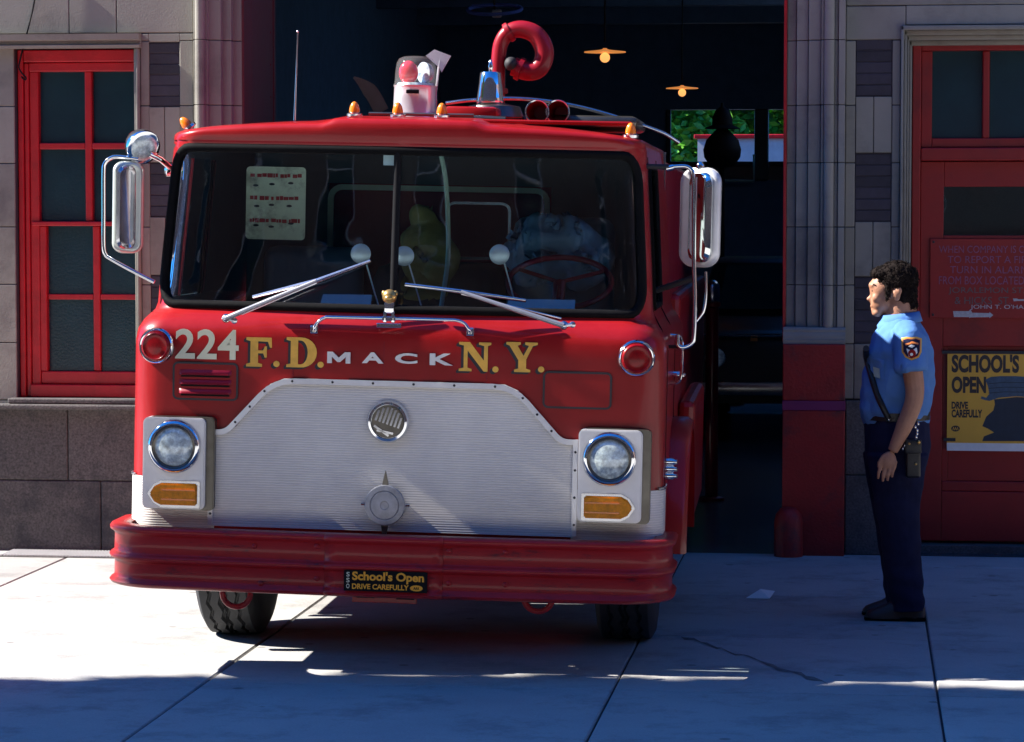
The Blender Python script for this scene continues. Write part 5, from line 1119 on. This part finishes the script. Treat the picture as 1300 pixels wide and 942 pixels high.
# ================================================================== opposite side of the street (seen in the reflections)
m, nt, b = newmat('dark red brick'); N = nt.nodes; L = nt.links; tc = N.new('ShaderNodeTexCoord'); mp = N.new('ShaderNodeMapping'); mp.inputs['Rotation'].default_value = (radians(90), 0, 0); L.new(tc.outputs['Object'], mp.inputs[0])
br = N.new('ShaderNodeTexBrick'); br.inputs['Scale'].default_value = 4.2; br.inputs['Color1'].default_value = (.14, .075, .06, 1); br.inputs['Color2'].default_value = (.085, .04, .035, 1); br.inputs['Mortar'].default_value = (.26, .24, .23, 1); br.inputs['Mortar Size'].default_value = .018
L.new(mp.outputs[0], br.inputs['Vector']); L.new(br.outputs['Color'], b.inputs['Base Color']); b.inputs['Roughness'].default_value = .85; M['brick'] = m
def house(loc, rot, x0, x1, H, lab, mt='brick'):
    e = empty('brick_house', loc, (0, 0, rot), label=lab, cat='building', group='houses along the street')
    WX = [x0+1.5+3*i for i in range(int((x1-x0-1)/3))]; WZ = [(1.0+3.3*i, 3.0+3.3*i) for i in range(int((H-1)/3.3))]
    g = MB(); zc = [0]+[z for p in WZ for z in p]+[H]
    for i in range(0, len(zc)-1):
        if i % 2 == 0: g.box((x0, -.3, zc[i]), (x1, 0, zc[i+1]))
        else:
            xx = [x0]+[v for w in WX for v in (w-.5, w+.5)]+[x1]
            for a2, b2 in zip(xx[::2], xx[1::2]): g.box((a2, -.3, zc[i]), (b2, 0, zc[i+1]))
    g.box((x0, -8, 0), (x1, -7.8, H)); g.box((x0, -7.8, 0), (x0+.2, -.3, H)); g.box((x1-.2, -7.8, 0), (x1, -.3, H)); g.box((x0+.2, -7.8, H-.3), (x1-.2, -.301, H-.1))
    g.build('wall', mt, e); g = MB(); g.bbox((x0-.1, -.3, H+.002), (x1+.1, .35, H+.5), .05); g.build('cornice', 'stone', e)
    for z0, z1 in WZ:
        for w in WX:
            g = MB()
            for bb in (((w-.5, -.12, z0), (w-.44, -.04, z1)), ((w+.44, -.12, z0), (w+.5, -.04, z1)), ((w-.44, -.12, z1-.06), (w+.44, -.04, z1)), ((w-.44, -.12, z0), (w+.44, -.04, z0+.06)), ((w-.44, -.12, (z0+z1)/2-.03), (w+.44, -.04, (z0+z1)/2+.03))): g.box(*bb)
            fr = g.build('window', 'white', e)
            g = MB(); g.box((w-.44, -.11, z0+.06), (w+.44, -.10, z1-.06)); g.build('pane', 'wired', fr)
            g = MB(); g.bbox((w-.6, -.1, z0-.12), (w+.6, .08, z0-.002), .01); g.build('sill', 'stone', fr)
house((0, -19.6, 0), 0, -17, 17, 14.5, 'dark brick house row across the street, directly opposite the fire station')
house((0, -19.6, 0), 0, 17.5, 45, 13, 'brick house row across the street, farther to the right')
house((0, -19.6, 0), 0, -45, -17.5, 13, 'brick house row across the street, farther to the left')
house((0, -.1, 0), pi, -45, -8, 14, 'brick house row beside the fire station on its right', 'brick')
house((60, -10, 0), -pi/2, -16, 16, 15, 'brick house closing the far right end of the street')

# ================================================================== the man
PX, PY = 1140, -2.70
q = W(PX, 785, PY); MX = q.x
Pn = empty('person', (MX, PY, 0), label='man with dark hair in blue shirt and navy trousers standing in profile beside the door', cat='person')
def h(px): return (W(px, 500, PY).x-MX)          # horizontal, negative = forwards
def v(py): return W(PX, py, PY).z
def ring(f_, b_, ry, z, cy=0.0, n=20, sq=1.0):   # ellipse from front px to back px at height z
    x0, x1 = h(f_), h(b_); cx = (x0+x1)/2; rx = (x1-x0)/2; out = []
    for i in range(n):
        a_ = 2*pi*i/n; c_, s_ = cos(a_), sin(a_); out.append(Vector((cx+rx*abs(c_)**sq*(1 if c_ > 0 else -1), cy+ry*abs(s_)**sq*(1 if s_ > 0 else -1), z)))
    return out
def P3(px, py, y): return Vector((h(px), y, v(py)))
# --- body (skin): one continuous figure under the clothes
b = MB()
b.loft([ring(1112, 1170, .15, v(430)), ring(1104, 1176, .15, v(460)), ring(1104, 1174, .14, v(520)), ring(1108, 1168, .15, v(560))])
b.loft([ring(1124, 1168, .066, v(425)), ring(1122, 1165, .062, v(405)), ring(1122, 1163, .060, v(390)), ring(1128, 1160, .055, v(370))])
# head: skull, jaw, face
HC = P3(1136, 364, 0)
b.ell(P3(1136, 359, 0), (.100, .078, .092), 20); b.ell(P3(1120, 366, 0), (.068, .066, .075), 18)
b.ell(P3(1119, 384, 0), (.058, .055, .050), 18); b.ell(P3(1113, 397, 0), (.030, .034, .022), 14)      # jaw, chin
b.ell(P3(1107, 362, 0), (.022, .052, .020), 14)                                                       # brow
b.loft([[P3(1108, 367, -.008), P3(1108, 367, .008), P3(1112, 367, .012), P3(1112, 367, -.012)], [P3(1102.5, 376, -.012), P3(1102.5, 376, .012), P3(1110, 376, .018), P3(1110, 376, -.018)], [P3(1099.5, 380.5, -.013), P3(1099.5, 380.5, .013), P3(1110, 381, .02), P3(1110, 381, -.02)], [P3(1104, 384, -.010), P3(1104, 384, .010), P3(1110, 385, .014), P3(1110, 385, -.014)]])
b.ell(P3(1101.5, 379.5, 0), (.011, .012, .011), 10)                                                    # nose tip
b.ell(P3(1106.5, 389, 0), (.012, .024, .0065), 12); b.ell(P3(1107.5, 393, 0), (.012, .022, .007), 12)    # lips
for s_ in (-1, 1):
    b.ell(P3(1112, 378, s_*.038), (.026, .022, .026), 12)                                             # cheek
    b.ell(P3(1137, 374, s_*.076), (.021, .012, .034), 14, Euler((0, -.15, 0))); b.ell(P3(1141, 369, s_*.082), (.014, .008, .020), 10)
# arms
def arm(s_, pts, ra):
    pp = smoothpath(pts, 5); n = len(pp); rr = []
    for i in range(n):
        t = i/(n-1)*(len(ra)-1); k = min(int(t), len(ra)-2); rr.append(ra[k]+(ra[k+1]-ra[k])*(t-k))
    b.tube(pp, rr, 14)
arm(-1, [P3(1152, 428, -.17), P3(1156, 460, -.215), P3(1160, 500, -.225), P3(1148, 535, -.225), P3(1133, 568, -.225)], [.055, .052, .046, .042, .026])
arm(1, [P3(1146, 428, .17), P3(1142, 460, .205), P3(1138, 505, .215), P3(1130, 540, .20), P3(1120, 566, .19)], [.055, .05, .044, .04, .026])
# hands: palm, four separate bent fingers, thumb
def hand(px, py, y, s_):
    o = P3(px, py, y); b.ell(o+Vector((-.012, 0, -.035)), (.040, .018, .046), 16, Euler((0, .2, 0)))
    for k, (dx_, ln) in enumerate(((-.047, .070), (-.024, .080), (-.001, .076), (.021, .060))):
        a_ = o+Vector((dx_-.003, s_*.002, -.066-.004*(k in (1, 2)))); m1 = a_+Vector((-.010, s_*.004, -ln*.45)); e_ = m1+Vector((-.002, -s_*.010, -ln*.42)); b.tube([a_+Vector((.006, 0, .03)), a_, m1, e_], [.0098, .0096, .0088, .0072], 8)
    a_ = o+Vector((-.038, 0, -.018)); b.tube([o+Vector((-.018, 0, -.004)), a_, a_+Vector((-.020, -.004, -.028)), a_+Vector((-.022, -.004, -.052))], [.013, .0125, .010, .0075], 8)
hand(1131, 571, -.225, -1); hand(1118, 569, .19, 1)
# legs
for s_ in (-1, 1):
    o_ = -3 if s_ > 0 else 1
    b.loft([ring(1108+o_, 1168+o_, .085, v(560), s_*.085), ring(1114+o_, 1162+o_, .07, v(620), s_*.09), ring(1124+o_, 1160+o_, .052, v(670), s_*.09), ring(1132+o_, 1166+o_, .05, v(715), s_*.09), ring(1140+o_, 1164+o_, .036, v(762), s_*.09), ring(1138+o_, 1166+o_, .036, .05, s_*.09), ring(1128+o_, 1168+o_, .036, .03, s_*.09)])
body = remeshed(b, 'body', 'skin', Pn, .0042, 6)
bm_ = bmesh.new(); bm_.from_mesh(body.data)
for _ in range(9): bmesh.ops.smooth_vert(bm_, verts=[x for x in bm_.verts if x.co.z > v(412)], factor=.5, use_axis_x=True, use_axis_y=True, use_axis_z=True)
bm_.to_mesh(body.data); bm_.free()
# --- hair: cap with sideburn, uneven curls
hb = MB(); hb.ell(P3(1137, 355, 0), (.108, .087, .094), 20); hb.ell(P3(1147, 372, 0), (.066, .078, .070), 18); hb.ell(P3(1156, 386, 0), (.032, .056, .038), 14); hb.ell(P3(1120, 347, 0), (.060, .07, .034), 16)
hb.ell(P3(1112, 347, 0), (.026, .05, .016), 12); hb.ell(P3(1126, 372, -.07), (.014, .012, .038), 10); hb.ell(P3(1126, 372, .07), (.014, .012, .038), 10)
rd = random.Random(4)
for i in range(70):
    a_ = rd.uniform(0, 2*pi); e_ = rd.uniform(.1, 1.4); c_ = P3(1137, 357, 0)
    hb.ell(c_+Vector((.098*cos(a_)*cos(e_)+.0, .079*sin(a_)*cos(e_), .086*sin(e_))), (rd.uniform(.012, .02),)*3, 8)
hair = remeshed(hb, 'hair', 'hair', Pn, .006, 1, .006, 45)
hc = MB(); hv = [(v_.co.copy(), v_.normal.copy()) for v_ in hair.data.vertices]
for i in range(1500):
    p, n_ = rd.choice(hv); t_ = n_.cross(Vector((rd.gauss(0, 1), rd.gauss(0, 1), rd.gauss(0, 1)))).normalized(); k_ = rd.uniform(.007, .015)
    hc.tube([p-n_*.002, p+n_*k_*.35+t_*k_*.4, p+n_*k_*.3+t_*k_*.95+Vector((0, 0, -k_*.25))], [.0024, .002, .0006], 4)
hc.build('curls', 'hair', hair, smooth=60, weld=False)
# eye, brow
for s_ in (-1, 1):
    eb = MB(); eb.ell(P3(1109, 369, s_*.033), (.010, .012, .007), 12); ey = eb.build('eye', 'white', Pn, smooth=60)
    eb = MB(); eb.ell(P3(1107, 369, s_*.034), (.006, .006, .006), 10); eb.build('iris', 'black', ey, smooth=60)
    eb = MB(); eb.tube([P3(1105.5, 362.5, s_*.018), P3(1105.5, 360.5, s_*.034), P3(1110, 361.5, s_*.055)], [.004, .005, .003], 6); eb.build('eyebrow', 'hair', Pn, smooth=60)
# --- shirt with short sleeves and collar
sb = MB()
sb.loft([ring(1122, 1164, .085, v(405)), ring(1114, 1170, .14, v(414)), ring(1107, 1178, .185, v(426)), ring(1101, 1184, .195, v(445)), ring(1096, 1187, .19, v(470)), ring(1093, 1186, .185, v(495)), ring(1091, 1183, .18, v(515)), ring(1095, 1180, .172, v(530)), ring(1098, 1178, .165, v(538))])
def sleeve(s_, pts, ra):
    sb.tube(pts, ra, 16)
sleeve(-1, [P3(1148, 418, -.13), P3(1152, 430, -.185), P3(1154, 450, -.222), P3(1155, 469, -.232)], [.07, .082, .080, .078])
sleeve(1, [P3(1144, 418, .13), P3(1144, 430, .175), P3(1142, 450, .205), P3(1140, 468, .212)], [.065, .075, .072, .070])
shirt = remeshed(sb, 'shirt', 'shirt', Pn, .008, 4)
for vv in shirt.data.vertices:
    c_ = vv.co; n_ = .012*noise.noise(Vector((c_.x*7, c_.y*7, c_.z*13)))+.006*noise.noise(Vector((c_.x*26, c_.y*20, c_.z*14)))+.006*sin(c_.z*55+c_.x*20+3*noise.noise(c_*6))*max(0, min(1, (1.18-c_.z)/.15))
    n_ += .013*noise.noise(Vector((c_.x*9+c_.z*8, c_.y*4, c_.z*10-c_.x*7)))*max(0, min(1, (1.42-c_.z)/.12)); vv.co += vv.normal*n_
cb = MB(); r0 = ring(1119, 1166, .069, v(398)); r1 = ring(1117, 1168, .084, v(405)); r2 = ring(1116, 1170, .100, v(411))
for rr_ in (r0, r1, r2):
    for p_ in rr_: p_.z += .10*(p_.x-h(1142))*1.2
n_ = len(r0); cb.add(r0+r1+r2, [(k*n_+i, k*n_+(i+1) % n_, (k+1)*n_+(i+1) % n_, (k+1)*n_+i) for k in range(2) for i in range(n_)])
for s_ in (-1, 1): cb.add([P3(1118, 407, s_*.035), P3(1136, 405, s_*.078), P3(1131, 413, s_*.100), P3(1116, 424, s_*.090), P3(1113, 414, s_*.05)], [(0, 1, 2, 3, 4)])
co = cb.build('collar', 'shirt', shirt, smooth=60, weld=False); sd = co.modifiers.new('s', 'SOLIDIFY'); sd.thickness = .006; sd.offset = 0
def project(obj, px, py, off):                    # lay a point on the near side of the shirt
    o_ = P3(px, py, -.6); r = obj.ray_cast(o_, Vector((0, 1, 0)))
    return (r[1]+Vector((0, -off, 0))) if r[0] else P3(px, py, -.2)
def decal(outline_, obj, m_, nm, par, off, grid=6):
    cx = sum(p[0] for p in outline_)/len(outline_); cy = sum(p[1] for p in outline_)/len(outline_); mb = MB(); vs = []; n = len(outline_)
    for k in range(grid+1):
        t = 1-k/grid
        for p in outline_: vs.append(project(obj, cx+(p[0]-cx)*t*1.0+.001*k, cy+(p[1]-cy)*t, off))
    mb.add(vs, [(k*n+i, k*n+(i+1) % n, (k+1)*n+(i+1) % n, (k+1)*n+i) for k in range(grid) for i in range(n)])
    return mb.build(nm, m_, par, smooth=60, weld=False)
bpy.context.view_layer.update()
def shield(c_, w, hh): 
    cx, cy = c_; return [(cx-w, cy-hh*.9), (cx-w*.5, cy-hh), (cx, cy-hh*.96), (cx+w*.5, cy-hh), (cx+w, cy-hh*.85), (cx+w*.97, cy+hh*.3), (cx+w*.7, cy+hh*.75), (cx, cy+hh), (cx-w*.6, cy+hh*.75), (cx-w*.95, cy+hh*.3)]
PA = decal(shield((1155.5, 439), 13, 14.5), shirt, 'gold', 'shoulder_patch', shirt, .004)
decal(shield((1155.5, 439), 11.5, 13), shirt, 'orange', 'patch_border', PA, .005); decal(shield((1155.5, 439), 10.5, 12), shirt, 'navy', 'patch_field', PA, .006)
decal([(1149, 439), (1162, 438), (1163, 444), (1158, 449), (1152, 449)], shirt, 'paper', 'patch_panel', PA, .007); decal([(1156+5*cos(t*pi/6), 445+5*sin(t*pi/6)) for t in range(12)], shirt, 'redlens', 'patch_disc', PA, .008); decal([(1155.5+2*cos(t*pi/4), 446+2*sin(t*pi/4)) for t in range(8)], shirt, 'paper', 'patch_center', PA, .009)
decal([(1147, 433), (1156, 430), (1164, 432), (1164, 434), (1156, 432.5), (1148, 435)], shirt, 'orange', 'patch_arc', PA, .008); decal([(1151, 436), (1155, 434), (1160, 435.5), (1156, 438)], shirt, 'paper', 'patch_crown', PA, .008)
# breast pocket, note, diagonal strap
decal([(1104, 452), (1121, 457), (1122, 480), (1105, 476)], shirt, 'shirt', 'pocket', shirt, .007); decal([(1103, 450), (1122, 455), (1122, 463), (1114, 467), (1104, 459)], shirt, 'shirt', 'pocket_flap', shirt, .012)
decal([(1108, 464), (1116, 466), (1117, 478), (1109, 476)], shirt, 'palegreen', 'note', shirt, .014)
stp = [project(shirt, px, py, .008) for px, py in ((1099, 440), (1100, 455), (1106, 476), (1113, 498), (1121, 515), (1129, 531))]
mb = MB(); mb.tube(smoothpath(stp, 4), .016, 8); mb.build('strap', 'leather', Pn, smooth=60)
mb = MB(); mb.ell(project(shirt, 1107, 482, .015), (.014, .008, .014), 10); mb.ell(project(shirt, 1128, 529, .015), (.012, .008, .012), 10); mb.build('strap_buckle', 'chrome', Pn, smooth=60)
# --- trousers
tb = MB()
tb.loft([ring(1096, 1180, .170, v(526)), ring(1096, 1182, .175, v(545)), ring(1098, 1182, .178, v(570)), ring(1101, 1178, .175, v(592))])
for s_ in (-1, 1):
    o_ = -4 if s_ > 0 else 1
    tb.loft([ring(1100+o_, 1178+o_, .095, v(575), s_*.085), ring(1104+o_, 1172+o_, .095, v(605), s_*.09), ring(1110+o_, 1169+o_, .088, v(640), s_*.092), ring(1116+o_, 1168+o_, .080, v(670), s_*.093), ring(1121+o_, 1170+o_, .076, v(700), s_*.094), ring(1126+o_, 1173+o_, .076, v(735), s_*.094), ring(1130+o_, 1175+o_, .078, v(765), s_*.094), ring(1131+o_, 1176+o_, .078, .045, s_*.094)])
tro = remeshed(tb, 'trousers', 'navy', Pn, .008, 3)
for vv in tro.data.vertices:
    c_ = vv.co; vv.co += vv.normal*(.009*noise.noise(Vector((c_.x*5, c_.y*5, c_.z*7)))+.004*noise.noise(c_*20)+.005*sin(c_.z*60+c_.x*15)*max(0, min(1, (.30-c_.z)/.2)))
mb = MB(); rg = [ring(1094.5, 1181, .176, v(527)+d_) for d_ in (-.02, .02)]; mb.loft(rg); mb.build('belt', 'leather', Pn, smooth=50)
# pouch and keys on the belt
mb = MB(); q0 = P3(1159, 576, -.20); mb.bbox((q0.x-.036, q0.y-.03, q0.z-.10), (q0.x+.036, q0.y+.03, q0.z+.085), .012, 3); mb.bbox((q0.x-.04, q0.y-.036, q0.z+.02), (q0.x+.04, q0.y+.0, q0.z+.09), .008, 2); PO = mb.build('belt_pouch', 'leather', Pn, smooth=40)
mb = MB(); mb.ell(q0+Vector((.012, -.038, -.03)), (.007, .005, .007), 8); mb.ell(q0+Vector((-.02, -.04, .07)), (.006, .005, .006), 8); mb.ell(q0+Vector((.026, -.04, .078)), (.008, .005, .010), 8); mb.build('pouch_stud', 'brass', PO, smooth=60)
mb = MB()
for i in range(6):
    p = P3(1146+rd.uniform(-2, 4), 545+i*4, -.205); mb.ell(p, (.007, .006, .011), 8)
for i in range(7):
    p = P3(1163+rd.uniform(-2, 2), 534+i*4.2, -.20); mb.ell(p, (.006, .006, .010), 8)
mb.build('key_chain', 'chrome', Pn, smooth=50)
# --- shoes
for s_, ox in ((-1, 0), (1, -1)):
    y_ = s_*.094; mb = MB(); rg = []
    for px, w_, t_ in ((1100, .024, .026), (1104, .038, .045), (1112, .047, .058), (1124, .048, .075), (1136, .043, .105), (1150, .040, .115), (1164, .042, .11), (1173, .038, .09), (1176, .026, .06)):
        x_ = h(px+ox*3); rg.append([Vector((x_, y_+w_*cos(a_), .012+max(0, t_-.012)*max(0, sin(a_)))) if sin(a_) > -.01 else Vector((x_, y_+w_*cos(a_), .012)) for a_ in [2*pi*i/16 for i in range(16)]])
    mb.loft(rg); SH = mb.build('shoe', 'shoe', Pn, smooth=60)
    mb = MB(); mb.prism([(h(px+ox*3), z_) for px, z_ in ((1099, .002), (1099, .016), (1135, .014), (1150, .02), (1177, .02), (1177, .001), (1154, .001), (1150, .008), (1138, .002))], y_-.045, y_+.045); mb.build('sole', 'rubber', SH, bevel=.004)

# ================================================================== light
w = D.worlds.new('World'); SC.world = w; w.use_nodes = True; nt = w.node_tree; bg = nt.nodes['Background']
sk = nt.nodes.new('ShaderNodeTexSky'); sk.sky_type = 'NISHITA'; sk.sun_disc = False
GZ = radians(3); EL = radians(40)
sk.sun_elevation = EL; sk.sun_rotation = atan2(-cos(GZ), -sin(GZ)); sk.air_density = 1.0; sk.dust_density = .3; sk.ozone_density = 8.0
vmn = nt.nodes.new('ShaderNodeVectorMath'); vmn.operation = 'MULTIPLY'; vmn.inputs[1].default_value = (.18, .80, 1.42); nt.links.new(sk.outputs[0], vmn.inputs[0]); nt.links.new(vmn.outputs[0], bg.inputs[0]); bg.inputs[1].default_value = .062
ld = D.lights.new('sun', 'SUN'); ld.energy = 5; ld.angle = radians(.5); ld.color = (1, .95, .87); lo = D.objects.new('sun', ld); COL.objects.link(lo)
dr = Vector((-cos(GZ)*cos(EL), -sin(GZ)*cos(EL), sin(EL))); lo.rotation_euler = dr.to_track_quat('Z', 'Y').to_euler(); lo.location = dr*30
vs = SC.view_settings; vs.view_transform = 'Standard'; vs.look = 'None'; vs.exposure = 1.55; vs.gamma = 1; vs.use_curve_mapping = False
SC.cycles.max_bounces = 8; SC.cycles.diffuse_bounces = 2; SC.cycles.transparent_max_bounces = 12; SC.cycles.caustics_reflective = False; SC.cycles.caustics_refractive = False
